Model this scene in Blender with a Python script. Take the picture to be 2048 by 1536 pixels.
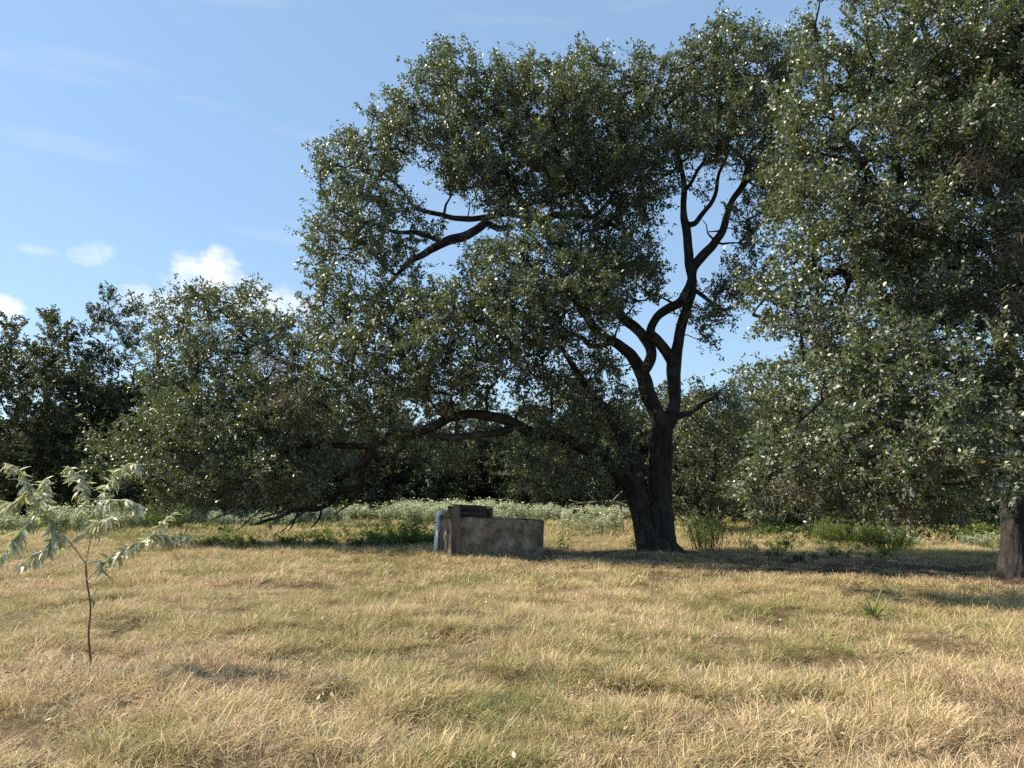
import bpy, math
import numpy as np
from mathutils import Vector, Matrix

# ------------------------------------------------------------------ camera, sky, sun, exposure
for o in list(bpy.data.objects):
    bpy.data.objects.remove(o, do_unlink=True)
S = bpy.context.scene
COL = S.collection
R = math.radians
F = 1538.0                      # focal length in pixels of a 2048 wide frame
CX, CY, HZ = 1024.0, 768.0, 980.0
EYE = 1.6
PITCH = math.atan((HZ - CY) / F)

cam = bpy.data.cameras.new("camera")
cam.sensor_width = 36.0
cam.lens = 36.0 * F / 2048.0
cam.clip_end = 3000
camo = bpy.data.objects.new("camera", cam)
camo.location = (0, 0, EYE)
camo.rotation_euler = (math.pi / 2 + PITCH, 0, 0)
COL.objects.link(camo)
S.camera = camo

SUN_EL, SUN_AZ = R(41), R(7)   # azimuth: degrees beyond straight left
to_sun = Vector((-math.cos(SUN_EL) * math.cos(SUN_AZ), math.cos(SUN_EL) * math.sin(SUN_AZ), math.sin(SUN_EL)))
sl = bpy.data.lights.new("sun", 'SUN')
sl.energy = 5.0
sl.angle = R(0.5)
sl.color = (1.0, 0.885, 0.72)
so = bpy.data.objects.new("sun", sl)
so.rotation_euler = to_sun.to_track_quat('Z', 'Y').to_euler()
so.location = (-20, 10, 30)
COL.objects.link(so)

W = bpy.data.worlds.new("World")
S.world = W
W.use_nodes = True
wn, wl = W.node_tree.nodes, W.node_tree.links
wn.clear()


def nd(nodes, t, **kw):
    n = nodes.new(t)
    for k, v in kw.items():
        setattr(n, k, v)
    return n


sky = nd(wn, 'ShaderNodeTexSky', sky_type='NISHITA', sun_disc=False)
sky.sun_elevation = SUN_EL
sky.sun_rotation = math.atan2(to_sun.x, to_sun.y)
sky.altitude = 100
sky.air_density = 1.1
sky.dust_density = 0.3
sky.ozone_density = 2.2
bg = nd(wn, 'ShaderNodeBackground')
bg.inputs['Strength'].default_value = 0.081
wo = nd(wn, 'ShaderNodeOutputWorld')
tc = nd(wn, 'ShaderNodeTexCoord')
sep = nd(wn, 'ShaderNodeSeparateXYZ')
wl.new(tc.outputs['Generated'], sep.inputs[0])


def wm(op, a, b=None, c=None, clamp=False):
    n = nd(wn, 'ShaderNodeMath', operation=op, use_clamp=clamp)
    for i, v in enumerate((a, b, c)):
        if v is None:
            continue
        if isinstance(v, (int, float)):
            n.inputs[i].default_value = v
        else:
            wl.new(v, n.inputs[i])
    return n.outputs[0]


# clouds live in directions: azimuth u and height v above the horizon
az = wm('ARCTAN2', sep.outputs[0], sep.outputs[1])
el = wm('ARCSINE', sep.outputs[2])
cmb = nd(wn, 'ShaderNodeCombineXYZ')
wl.new(az, cmb.inputs[0]); wl.new(el, cmb.inputs[1])
mp = nd(wn, 'ShaderNodeMapping')
mp.inputs['Scale'].default_value = (14, 22, 1)
wl.new(cmb.outputs[0], mp.inputs[0])
cn = nd(wn, 'ShaderNodeTexNoise')
cn.inputs['Scale'].default_value = 1.0
cn.inputs['Detail'].default_value = 10
cn.inputs['Roughness'].default_value = 0.66
wl.new(mp.outputs[0], cn.inputs['Vector'])
puff = None


def px_dir(px, py):
    x, z = (px - CX) / F, (CY - py) / F
    c, s_ = math.cos(PITCH), math.sin(PITCH)
    d = Vector((x, c - z * s_, s_ + z * c)).normalized()
    return math.atan2(d.x, d.y), math.asin(d.z)


for (px, py, rx, ry, amt) in ((395, 566, 150, 64, 1.0), (440, 535, 58, 46, 1.0), (545, 600, 140, 58, 0.85), (190, 512, 58, 38, 0.6),
                              (80, 500, 40, 14, 0.35), (-15, 625, 60, 40, 0.95), (330, 600, 110, 50, 0.8), (470, 610, 130, 45, 0.7)):
    a0, e0 = px_dir(px, py)
    du = wm('DIVIDE', wm('SUBTRACT', az, a0), rx / F)
    dv = wm('DIVIDE', wm('SUBTRACT', el, e0), ry / F)
    d2 = wm('ADD', wm('MULTIPLY', du, du), wm('MULTIPLY', dv, dv))
    m = wm('ADD', wm('SUBTRACT', 0.55, d2), wm('MULTIPLY', wm('SUBTRACT', cn.outputs[0], 0.5), 3.2))
    m = wm('MULTIPLY', wm('MULTIPLY', m, 1.15, clamp=True), amt)
    puff = m if puff is None else wm('MAXIMUM', puff, m)
# thin streaks over the whole sky
mp2 = nd(wn, 'ShaderNodeMapping')
mp2.inputs['Scale'].default_value = (2.2, 16, 1)
mp2.inputs['Rotation'].default_value = (0, 0, 0.06)
mp2.inputs['Location'].default_value = (0.45, 0.3, 0)
wl.new(cmb.outputs[0], mp2.inputs[0])
cn2 = nd(wn, 'ShaderNodeTexNoise')
cn2.inputs['Scale'].default_value = 1.3
cn2.inputs['Detail'].default_value = 5
cn2.inputs['Roughness'].default_value = 0.55
wl.new(mp2.outputs[0], cn2.inputs['Vector'])
streak = wm('MULTIPLY', wm('SUBTRACT', cn2.outputs[0], 0.56), 2.2, clamp=True)
streak = wm('MULTIPLY', streak, 0.30)
cover = wm('MAXIMUM', puff, streak)
mixc = nd(wn, 'ShaderNodeMix', data_type='RGBA')
wl.new(cover, mixc.inputs[0])
veil = nd(wn, 'ShaderNodeMix', data_type='RGBA')
veil.inputs[0].default_value = 0.42
wl.new(sky.outputs[0], veil.inputs[6])
veil.inputs[7].default_value = (2.8, 4.4, 6.4, 1)
wl.new(veil.outputs[2], mixc.inputs[6])
mixc.inputs[7].default_value = (7.0, 7.1, 7.2, 1)
wl.new(mixc.outputs[2], bg.inputs[0])
wl.new(bg.outputs[0], wo.inputs[0])

S.view_settings.view_transform = 'Standard'
S.view_settings.look = 'None'
S.view_settings.gamma = 1
S.view_settings.use_curve_mapping = False
S.view_settings.exposure = 1.05
S.render.engine = 'CYCLES'
S.cycles.max_bounces = 4
S.cycles.diffuse_bounces = 3
S.cycles.glossy_bounces = 2
S.cycles.transmission_bounces = 2
S.cycles.caustics_reflective = False
S.cycles.caustics_refractive = False
S.cycles.transparent_max_bounces = 4
S.cycles.use_denoising = False


# ------------------------------------------------------------------ helpers
def at(px, py, Y):
    x, z = (px - CX) / F, (CY - py) / F
    c, s_ = math.cos(PITCH), math.sin(PITCH)
    d = (x, c - z * s_, s_ + z * c)
    k = Y / d[1]
    return np.array((d[0] * k, Y, EYE + d[2] * k))


def _hash(ix, iy, iz, seed):
    h = (ix * 374761393 + iy * 668265263 + iz * 2147483647 + seed * 974634777) & 0xFFFFFFFF
    h = ((h ^ (h >> 13)) * 1274126177) & 0xFFFFFFFF
    h = h ^ (h >> 16)
    return (h & 0xFFFF) / 65535.0


def vnoise(x, y, z=0.0, seed=0):
    x, y, z = np.broadcast_arrays(np.asarray(x, float), np.asarray(y, float), np.asarray(z, float))
    ix, iy, iz = np.floor(x).astype(np.int64), np.floor(y).astype(np.int64), np.floor(z).astype(np.int64)
    fx, fy, fz = x - ix, y - iy, z - iz
    fx, fy, fz = fx * fx * (3 - 2 * fx), fy * fy * (3 - 2 * fy), fz * fz * (3 - 2 * fz)
    r = 0
    for a in (0, 1):
        for b in (0, 1):
            for c in (0, 1):
                w = (fx if a else 1 - fx) * (fy if b else 1 - fy) * (fz if c else 1 - fz)
                r = r + w * _hash(ix + a, iy + b, iz + c, seed)
    return r


def fbm(x, y, z=0.0, seed=0, o=3):
    r, a, t = 0, 1.0, 0
    for i in range(o):
        r = r + a * vnoise(x * 2 ** i, y * 2 ** i, np.asarray(z) * 2 ** i, seed + i)
        t += a
        a *= 0.5
    return r / t


def pits(x, y):
    """small hollows between the tussocks"""
    return np.clip((fbm(x / 0.62, y / 0.62, 0, 163, 2) - 0.66) * 9, 0, 1)


def gh(x, y):
    x = np.asarray(x, float); y = np.asarray(y, float)
    d = np.hypot(x, y)
    fade = np.clip((d - 2.0) / 5.0, 0, 1)
    h = (fbm(x / 5.0, y / 5.0, 0, 11, 2) - 0.5) * 0.26 * fade
    h = h + (fbm(x / 0.7, y / 0.7, 0, 15, 2) - 0.5) * 0.17 * np.clip(1 - d / 40, 0, 1)
    h = h - 0.11 * pits(x, y) * np.clip(1 - d / 30, 0, 1)
    h = h - 0.010 * np.clip(x, -4, 12) * np.clip(1 - np.abs(y - 17) / 16, 0, 1)
    return h


def unit(v):
    return v / np.maximum(np.linalg.norm(v, axis=-1, keepdims=True), 1e-9)


def make_mesh(name, V, faces, mat, smooth=False, fattr=None, vattr=None):
    """faces: list of (n,k) int arrays"""
    me = bpy.data.meshes.new(name)
    V = np.asarray(V, np.float32)
    me.vertices.add(len(V))
    me.vertices.foreach_set('co', V.ravel())
    loops = np.concatenate([f.ravel() for f in faces]).astype(np.int32)
    counts = np.concatenate([np.full(len(f), f.shape[1]) for f in faces])
    starts = np.concatenate([[0], np.cumsum(counts)[:-1]]).astype(np.int32)
    me.loops.add(len(loops))
    me.loops.foreach_set('vertex_index', loops)
    me.polygons.add(len(counts))
    me.polygons.foreach_set('loop_start', starts)
    if smooth:
        me.polygons.foreach_set('use_smooth', np.ones(len(counts), dtype=bool))
    for dom, at_ in (('FACE', fattr), ('POINT', vattr)):
        for k, v in (at_ or {}).items():
            v = np.asarray(v, np.float32)
            if v.ndim == 2:
                a = me.attributes.new(k, 'FLOAT_VECTOR', dom)
                a.data.foreach_set('vector', v.ravel())
            else:
                a = me.attributes.new(k, 'FLOAT', dom)
                a.data.foreach_set('value', v)
    me.update(calc_edges=True)
    if mat:
        me.materials.append(mat)
    return me


def tag(o, label=None, cat=None, group=None, kind=None):
    for k, v in (('label', label), ('category', cat), ('group', group), ('kind', kind)):
        if v:
            o[k] = v
    return o


def link(name, data, parent=None, loc=None):
    o = bpy.data.objects.new(name, data)
    COL.objects.link(o)
    if parent is not None:
        o.parent = parent
        if loc is None:
            loc = -np.array(parent.location)   # part meshes are in world coordinates
    if loc is not None:
        o.location = tuple(float(c) for c in loc)
    return o


def empty(name, loc, label, cat, group=None):
    o = bpy.data.objects.new(name, None)
    o.location = tuple(float(c) for c in loc)
    o.empty_display_size = 0.3
    COL.objects.link(o)
    return tag(o, label, cat, group)


class MB:
    """collects tubes and boxes into one mesh"""

    def __init__(self):
        self.v, self.q, self.t, self.tc, self.n = [], [], [], [], 0

    def add(self, V, quads=None, tris=None, tc_=None):
        V = np.asarray(V, float)
        self.v.append(V)
        self.tc.append(V if tc_ is None else tc_)
        if quads is not None and len(quads):
            self.q.append(np.asarray(quads) + self.n)
        if tris is not None and len(tris):
            self.t.append(np.asarray(tris) + self.n)
        self.n += len(V)

    def box(self, c, size, rot=0.0, tilt=None, bev=0.012):
        """bevelled box: centre, size, rotation about z"""
        c = np.asarray(c, float); h = np.asarray(size, float) / 2
        b = min(bev, 0.4 * h.min())
        vs, idx = [], {}
        for sx in (-1, 1):
            for sy in (-1, 1):
                for sz in (-1, 1):
                    for ax in range(3):
                        p = np.array((sx, sy, sz)) * (h - b)
                        p[ax] += (sx, sy, sz)[ax] * b
                        idx[(sx, sy, sz, ax)] = len(vs)
                        vs.append(p)
        q, t = [], []
        for ax in range(3):
            a, d = [i for i in range(3) if i != ax]
            for s in (-1, 1):
                ring = []
                for u, w in ((-1, -1), (1, -1), (1, 1), (-1, 1)):
                    k = [0, 0, 0]; k[ax] = s; k[a] = u; k[d] = w
                    ring.append(idx[tuple(k) + (ax,)])
                q.append(ring if (s > 0) ^ (ax == 1) else ring[::-1])
        for ax in range(3):
            a, d = [i for i in range(3) if i != ax]
            for u in (-1, 1):
                for w in (-1, 1):
                    k0 = [0, 0, 0]; k0[ax] = -1; k0[a] = u; k0[d] = w
                    k1 = list(k0); k1[ax] = 1
                    q.append([idx[tuple(k0) + (a,)], idx[tuple(k1) + (a,)], idx[tuple(k1) + (d,)], idx[tuple(k0) + (d,)]])
        for k in {k[:3] for k in idx}:
            t.append([idx[k + (i,)] for i in range(3)])
        V = np.array(vs)
        if tilt is not None:
            V = V @ np.asarray(tilt).T
        cr, sr = math.cos(rot), math.sin(rot)
        V = V @ np.array(((cr, -sr, 0), (sr, cr, 0), (0, 0, 1))).T
        self.add(V + c, q, t)

    def tube(self, P, rad, sides=8, rough=0.0, seed=0, cap=True, frq=3.0, furrow=0.0):
        P = np.asarray(P, float); n = len(P)
        rad = np.broadcast_to(np.asarray(rad, float), (n,))
        T = unit(np.gradient(P, axis=0))
        up = np.array((0.13, 0.97, 0.21))
        u = np.empty_like(P)
        u0 = np.cross(T[0], up); u0 /= np.linalg.norm(u0)
        for i in range(n):
            u0 = u0 - T[i] * np.dot(u0, T[i]); u0 /= max(np.linalg.norm(u0), 1e-9)
            u[i] = u0
        w = np.cross(T, u)
        a = np.linspace(0, 2 * np.pi, sides, endpoint=False)
        ca, sa = np.cos(a), np.sin(a)
        L = np.concatenate([[0], np.cumsum(np.linalg.norm(np.diff(P, axis=0), axis=1))])
        rr = np.repeat(rad[:, None], sides, 1)
        if rough:
            rr = rr * (1 + rough * 2 * (fbm(ca[None] * 1.3 + 5, sa[None] * 1.3 + 5, L[:, None] * frq * 0.35, seed, 2) - 0.5))
        if furrow:
            g = vnoise(ca[None] * 7.5 + 11, sa[None] * 7.5 + 11, L[:, None] * 2.6, seed + 5)
            rr = rr - furrow * np.abs(2 * g - 1) ** 0.6 * 0.5 + furrow * 0.3
        V = P[:, None] + rr[..., None] * (ca[None, :, None] * u[:, None] + sa[None, :, None] * w[:, None])
        tcv = np.stack([np.repeat((ca * 1.0)[None], n, 0) * rad[:, None], np.repeat((sa * 1.0)[None], n, 0) * rad[:, None],
                        np.repeat(L[:, None], sides, 1) * 0.28 + seed * 1.7], -1)
        i = np.arange(n - 1)[:, None] * sides
        j = np.arange(sides)[None]
        j2 = (j + 1) % sides
        q = np.stack([i + j, i + j2, i + sides + j2, i + sides + j], -1).reshape(-1, 4)
        V = V.reshape(-1, 3); tcv = tcv.reshape(-1, 3)
        t = []
        if cap:
            V = np.concatenate([V, P[:1], P[-1:]]); tcv = np.concatenate([tcv, tcv[:1], tcv[-1:]])
            for k in range(sides):
                t.append([k, n * sides, (k + 1) % sides][::-1])
                t.append([(n - 1) * sides + k, (n - 1) * sides + (k + 1) % sides, n * sides + 1])
        self.add(V, q, np.array(t) if t else None, tcv)

    def mesh(self, name, mat, smooth=True):
        faces = []
        if self.q:
            faces.append(np.concatenate(self.q))
        if self.t:
            faces.append(np.concatenate(self.t))
        return make_mesh(name, np.concatenate(self.v), faces, mat, smooth, vattr={'tc': np.concatenate(self.tc)})


def spline(P, step=0.12, wob=0.0, seed=0):
    """Catmull-Rom through rows (x,y,z,radius)"""
    P = np.asarray(P, float)
    E = np.concatenate([2 * P[:1] - P[1:2], P, 2 * P[-1:] - P[-2:-1]])
    out = []
    for i in range(len(P) - 1):
        a, b, c, d = E[i], E[i + 1], E[i + 2], E[i + 3]
        m = max(2, int(np.linalg.norm(c[:3] - b[:3]) / step))
        t = np.linspace(0, 1, m, endpoint=False)[:, None]
        out.append(0.5 * (2 * b + (c - a) * t + (2 * a - 5 * b + 4 * c - d) * t ** 2 + (3 * b - a - 3 * c + d) * t ** 3))
    out.append(P[-1:])
    out = np.concatenate(out)
    out[:, 3] = np.maximum(out[:, 3], 0.004)
    if wob:
        s = np.arange(len(out)) * step
        for k in range(3):
            out[1:-1, k] += ((fbm(s * 1.7 + 31 * k, seed * 3.1 + 0.5, 0, seed, 2) - 0.5) * 2 * wob)[1:-1]
    return out


def batch_tubes(P, Rd, sides=3):
    """P (n,k,3), Rd (n,k) -> V, quads"""
    n, k, _ = P.shape
    T = unit(np.gradient(P, axis=1))
    up = np.where(np.abs(T[..., 2:3]) > 0.9, np.array((1.0, 0, 0)), np.array((0, 0, 1.0)))
    u = unit(np.cross(T, up)); w = np.cross(T, u)
    a = np.linspace(0, 2 * np.pi, sides, endpoint=False)
    V = P[:, :, None] + Rd[:, :, None, None] * (np.cos(a)[None, None, :, None] * u[:, :, None] + np.sin(a)[None, None, :, None] * w[:, :, None])
    base = (np.arange(n) * k * sides)[:, None, None]
    i = (np.arange(k - 1) * sides)[None, :, None]
    j = np.arange(sides)[None, None]; j2 = (j + 1) % sides
    q = np.stack([base + i + j, base + i + j2, base + i + sides + j2, base + i + sides + j], -1).reshape(-1, 4)
    return V.reshape(-1, 3), q


def leaf_mesh(P, D, N, L, Wd, rich, rng):
    """batch of leaves: returns V, quads, faces per leaf"""
    n = len(P)
    D = unit(D)
    N = unit(N - D * np.sum(N * D, -1, keepdims=True))
    X = np.cross(D, N)
    L = L[:, None]; Wd = Wd[:, None]
    fold = 0.22 * Wd
    if rich:
        curl = rng.uniform(-0.12, 0.22, (n, 1)) * L
        V = np.stack([P, P + D * L * 0.30 + X * Wd * 0.46 + N * fold, P + D * L * 0.70 + X * Wd * 0.42 + N * (fold - curl * 0.5),
                      P + D * L - N * curl, P + D * L * 0.70 - X * Wd * 0.42 + N * (fold - curl * 0.5), P + D * L * 0.30 - X * Wd * 0.46 + N * fold], 1)
        b = (np.arange(n) * 6)[:, None]
        q = np.concatenate([b + np.array((0, 1, 2, 3)), b + np.array((0, 3, 4, 5))], 1).reshape(-1, 4)
        return V.reshape(-1, 3), q, 2
    V = np.stack([P, P + D * L * 0.5 + X * Wd * 0.55 + N * fold, P + D * L, P + D * L * 0.5 - X * Wd * 0.55 + N * fold], 1)
    b = (np.arange(n) * 4)[:, None]
    return V.reshape(-1, 3), b + np.array((0, 1, 2, 3)), 1


def rand_unit(rng, n):
    return unit(rng.normal(size=(n, 3)))


# ------------------------------------------------------------------ materials
def newmat(name):
    m = bpy.data.materials.new(name)
    m.use_nodes = True
    nt = m.node_tree
    nt.nodes.clear()
    return m, nt.nodes, nt.links


def ramp(n, stops, interp='LINEAR'):
    r = n.new('ShaderNodeValToRGB')
    r.color_ramp.interpolation = interp
    while len(r.color_ramp.elements) > len(stops):
        r.color_ramp.elements.remove(r.color_ramp.elements[-1])
    while len(r.color_ramp.elements) < len(stops):
        r.color_ramp.elements.new(0.5)
    for e, (p, c) in zip(r.color_ramp.elements, stops):
        e.position = p
        e.color = tuple(c) + (1,)
    return r


def leaf_mat(name, stops, under, rough=0.34, transl=0.22, tcol=(0.16, 0.22, 0.03), spec=0.5, inst=False, attr='tint'):
    m, n, l = newmat(name)
    a = nd(n, 'ShaderNodeAttribute', attribute_name=attr)
    if inst:
        a.attribute_type = 'INSTANCER'
    r = ramp(n, stops)
    l.new(a.outputs['Fac'], r.inputs[0])
    geo = n.new('ShaderNodeNewGeometry')
    mx = nd(n, 'ShaderNodeMix', data_type='RGBA')
    l.new(geo.outputs['Backfacing'], mx.inputs[0])
    l.new(r.outputs[0], mx.inputs[6])
    mx.inputs[7].default_value = tuple(under) + (1,)
    p = n.new('ShaderNodeBsdfPrincipled')
    l.new(mx.outputs[2], p.inputs['Base Color'])
    p.inputs['Roughness'].default_value = rough
    p.inputs['Specular IOR Level'].default_value = spec
    t = n.new('ShaderNodeBsdfTranslucent')
    t.inputs[0].default_value = tuple(tcol) + (1,)
    ms = n.new('ShaderNodeMixShader')
    ms.inputs[0].default_value = transl
    o = n.new('ShaderNodeOutputMaterial')
    l.new(p.outputs[0], ms.inputs[1]); l.new(t.outputs[0], ms.inputs[2]); l.new(ms.outputs[0], o.inputs[0])
    return m


def bark_mat(name, c0, c1, lichen=None, bump=0.8, scale=9.0):
    m, n, l = newmat(name)
    a = nd(n, 'ShaderNodeAttribute', attribute_name='tc')
    nz = n.new('ShaderNodeTexNoise')
    nz.inputs['Scale'].default_value = scale
    nz.inputs['Detail'].default_value = 6
    nz.inputs['Roughness'].default_value = 0.65
    l.new(a.outputs['Vector'], nz.inputs['Vector'])
    r = ramp(n, ((0.32, c0), (0.68, c1)))
    l.new(nz.outputs[0], r.inputs[0])
    col = r.outputs[0]
    if lichen:
        tcn = n.new('ShaderNodeTexCoord')
        n2 = n.new('ShaderNodeTexNoise')
        n2.inputs['Scale'].default_value = 2.3
        n2.inputs['Detail'].default_value = 5
        l.new(tcn.outputs['Object'], n2.inputs['Vector'])
        r2 = ramp(n, ((0.52, (0, 0, 0)), (0.66, (1, 1, 1))))
        l.new(n2.outputs[0], r2.inputs[0])
        mx = nd(n, 'ShaderNodeMix', data_type='RGBA')
        l.new(r2.outputs[0], mx.inputs[0]); l.new(col, mx.inputs[6])
        mx.inputs[7].default_value = tuple(lichen) + (1,)
        col = mx.outputs[2]
    b = n.new('ShaderNodeBump')
    b.inputs['Strength'].default_value = bump
    b.inputs['Distance'].default_value = 0.08
    l.new(nz.outputs[0], b.inputs['Height'])
    p = n.new('ShaderNodeBsdfPrincipled')
    p.inputs['Roughness'].default_value = 0.92
    p.inputs['Specular IOR Level'].default_value = 0.15
    l.new(col, p.inputs['Base Color']); l.new(b.outputs[0], p.inputs['Normal'])
    o = n.new('ShaderNodeOutputMaterial')
    l.new(p.outputs[0], o.inputs[0])
    return m


OAK_STOPS = ((0.0, (0.026, 0.046, 0.020)), (0.35, (0.048, 0.074, 0.029)), (0.72, (0.080, 0.108, 0.042)), (0.93, (0.13, 0.15, 0.055)), (1.0, (0.17, 0.11, 0.05)))
FAR_STOPS = ((0.0, (0.024, 0.036, 0.017)), (0.4, (0.042, 0.058, 0.025)), (0.8, (0.066, 0.082, 0.034)), (1.0, (0.10, 0.09, 0.04)))
M = {}
M['oak_leaf'] = leaf_mat('oak_leaf', OAK_STOPS, (0.115, 0.135, 0.09), rough=0.48, transl=0.2, spec=1.0)
M['far_leaf'] = leaf_mat('far_leaf', FAR_STOPS, (0.055, 0.065, 0.038), rough=0.55, transl=0.14, spec=0.6)
M['bark'] = bark_mat('oak_bark', (0.011, 0.0095, 0.009), (0.060, 0.054, 0.048), lichen=(0.068, 0.065, 0.058))
M['twig'] = bark_mat('grey_twig', (0.09, 0.075, 0.055), (0.19, 0.165, 0.125), bump=0.2, scale=20)
M['deadwood'] = bark_mat('weathered_dead_wood', (0.15, 0.13, 0.105), (0.32, 0.29, 0.245), bump=0.5, scale=14)

# ground: thatch, dry litter and soil
m, n, l = newmat('meadow_soil')
tcn = n.new('ShaderNodeTexCoord')
nz = n.new('ShaderNodeTexNoise'); nz.inputs['Scale'].default_value = 0.55; nz.inputs['Detail'].default_value = 8; nz.inputs['Roughness'].default_value = 0.7
l.new(tcn.outputs['Object'], nz.inputs['Vector'])
nf = n.new('ShaderNodeTexNoise'); nf.inputs['Scale'].default_value = 28; nf.inputs['Detail'].default_value = 6; nf.inputs['Roughness'].default_value = 0.7
l.new(tcn.outputs['Object'], nf.inputs['Vector'])
r1 = ramp(n, ((0.3, (0.12, 0.095, 0.05)), (0.5, (0.19, 0.14, 0.075)), (0.7, (0.27, 0.20, 0.11))))
l.new(nz.outputs[0], r1.inputs[0])
r2 = ramp(n, ((0.3, (0.35, 0.35, 0.35)), (0.62, (1.1, 1.1, 1.1))))
l.new(nf.outputs[0], r2.inputs[0])
la = nd(n, 'ShaderNodeAttribute', attribute_name='litter')  # brown leaf litter under the oaks, also painting the shade band darker
lm_ = nd(n, 'ShaderNodeMix', data_type='RGBA')
l.new(la.outputs['Fac'], lm_.inputs[0]); l.new(r1.outputs[0], lm_.inputs[6]); lm_.inputs[7].default_value = (0.105, 0.072, 0.046, 1)
mx = nd(n, 'ShaderNodeMix', data_type='RGBA', blend_type='MULTIPLY'); mx.inputs[0].default_value = 1
l.new(lm_.outputs[2], mx.inputs[6]); l.new(r2.outputs[0], mx.inputs[7])
bp = n.new('ShaderNodeBump'); bp.inputs['Strength'].default_value = 1; bp.inputs['Distance'].default_value = 0.05
l.new(nf.outputs[0], bp.inputs['Height'])
p = n.new('ShaderNodeBsdfPrincipled'); p.inputs['Roughness'].default_value = 1; p.inputs['Specular IOR Level'].default_value = 0.1
l.new(mx.outputs[2], p.inputs['Base Color']); l.new(bp.outputs[0], p.inputs['Normal'])
o = n.new('ShaderNodeOutputMaterial'); l.new(p.outputs[0], o.inputs[0])
M['soil'] = m


def grass_mat(name):
    m, n, l = newmat(name)
    a = nd(n, 'ShaderNodeAttribute', attribute_name='tint', attribute_type='INSTANCER')
    b = nd(n, 'ShaderNodeAttribute', attribute_name='bl')          # per blade
    h = nd(n, 'ShaderNodeAttribute', attribute_name='h')           # along blade
    ad = nd(n, 'ShaderNodeMath', operation='MULTIPLY_ADD')
    l.new(b.outputs['Fac'], ad.inputs[0]); ad.inputs[1].default_value = 0.60
    l.new(a.outputs['Fac'], ad.inputs[2])
    ad2 = nd(n, 'ShaderNodeMath', operation='MULTIPLY_ADD')
    l.new(h.outputs['Fac'], ad2.inputs[0]); ad2.inputs[1].default_value = 0.16
    l.new(ad.outputs[0], ad2.inputs[2])
    r = ramp(n, ((0.0, (0.12, 0.16, 0.045)), (0.22, (0.23, 0.25, 0.085)), (0.40, (0.41, 0.345, 0.155)), (0.60, (0.56, 0.445, 0.235)), (0.76, (0.71, 0.60, 0.40)), (0.88, (0.46, 0.32, 0.19)), (1.0, (0.22, 0.14, 0.09))))
    sc = nd(n, 'ShaderNodeMath', operation='MULTIPLY'); sc.inputs[1].default_value = 0.70
    l.new(ad2.outputs[0], sc.inputs[0])
    l.new(sc.outputs[0], r.inputs[0])
    p = n.new('ShaderNodeBsdfPrincipled'); p.inputs['Roughness'].default_value = 0.55; p.inputs['Specular IOR Level'].default_value = 0.3
    l.new(r.outputs[0], p.inputs['Base Color'])
    t = n.new('ShaderNodeBsdfTranslucent'); l.new(r.outputs[0], t.inputs[0])
    ms = n.new('ShaderNodeMixShader'); ms.inputs[0].default_value = 0.3
    o = n.new('ShaderNodeOutputMaterial')
    l.new(p.outputs[0], ms.inputs[1]); l.new(t.outputs[0], ms.inputs[2]); l.new(ms.outputs[0], o.inputs[0])
    return m


M['grass'] = grass_mat('dry_grass')
M['silver'] = leaf_mat('silver_weed_leaf', ((0.0, (0.07, 0.11, 0.035)), (0.4, (0.20, 0.25, 0.13)), (0.75, (0.48, 0.50, 0.35)), (1.0, (0.70, 0.69, 0.54))), (0.32, 0.36, 0.20), rough=0.7, transl=0.3, tcol=(0.3, 0.36, 0.16), spec=0.2)
M['weed'] = leaf_mat('green_weed_leaf', ((0.0, (0.035, 0.055, 0.015)), (0.5, (0.09, 0.13, 0.03)), (0.85, (0.17, 0.20, 0.06)), (1.0, (0.26, 0.20, 0.09))), (0.12, 0.15, 0.06), rough=0.55, transl=0.3, tcol=(0.2, 0.28, 0.04), spec=0.3)
M['sap_leaf'] = leaf_mat('sapling_leaf', ((0.0, (0.06, 0.11, 0.03)), (0.3, (0.26, 0.31, 0.18)), (0.6, (0.55, 0.54, 0.42)), (1.0, (0.80, 0.73, 0.55))), (0.42, 0.45, 0.31), rough=0.6, transl=0.30, tcol=(0.42, 0.47, 0.18), spec=0.3)


def shade_litter(x, y):
    """under the oaks: litter and thin grass, coloured darker to deepen the shade"""
    return np.maximum(np.exp(-(((x - 9.0) / 6.5) ** 4 + ((y - 16.3 + 0.28 * (x - 8)) / 2.7) ** 4)), 0.8 * np.exp(-(((x - 3.0) / 3.5) ** 4 + ((y - 19.3) / 1.6) ** 4)))


# ------------------------------------------------------------------ ground
def ground():
    def axis(lo, hi, fine0, fine1, step):
        a = [np.arange(fine0, fine1 + 1e-6, step)]
        x, s = fine1, step
        r = []
        while x < hi:
            s *= 1.18; x += s; r.append(min(x, hi))
        x, s, l_ = fine0, step, []
        while x > lo:
            s *= 1.18; x -= s; l_.append(max(x, lo))
        return np.concatenate([l_[::-1], a[0], r])
    xs = axis(-900, 900, -14, 14, 0.17)
    ys = axis(-200, 1500, 1, 24, 0.17)
    X, Y = np.meshgrid(xs, ys)
    Z = gh(X, Y)
    V = np.stack([X, Y, Z], -1).reshape(-1, 3)
    ny, nx = X.shape
    i = np.arange(ny - 1)[:, None] * nx; j = np.arange(nx - 1)[None]
    q = np.stack([i + j, i + j + 1, i + nx + j + 1, i + nx + j], -1).reshape(-1, 4)
    o = link('ground', make_mesh('ground', V, [q], M['soil'], True, vattr={'litter': np.clip(shade_litter(V[:, 0], V[:, 1]) * 1.5 - 0.6 * fbm(V[:, 0] / 0.8, V[:, 1] / 0.8, 0, 88, 2), 0, 1)}))  # litter mask doubles as painted shade on the soil below the oaks
    tag(o, kind='structure', label='dry meadow soil and thatch under the grass')


ground()


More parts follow.
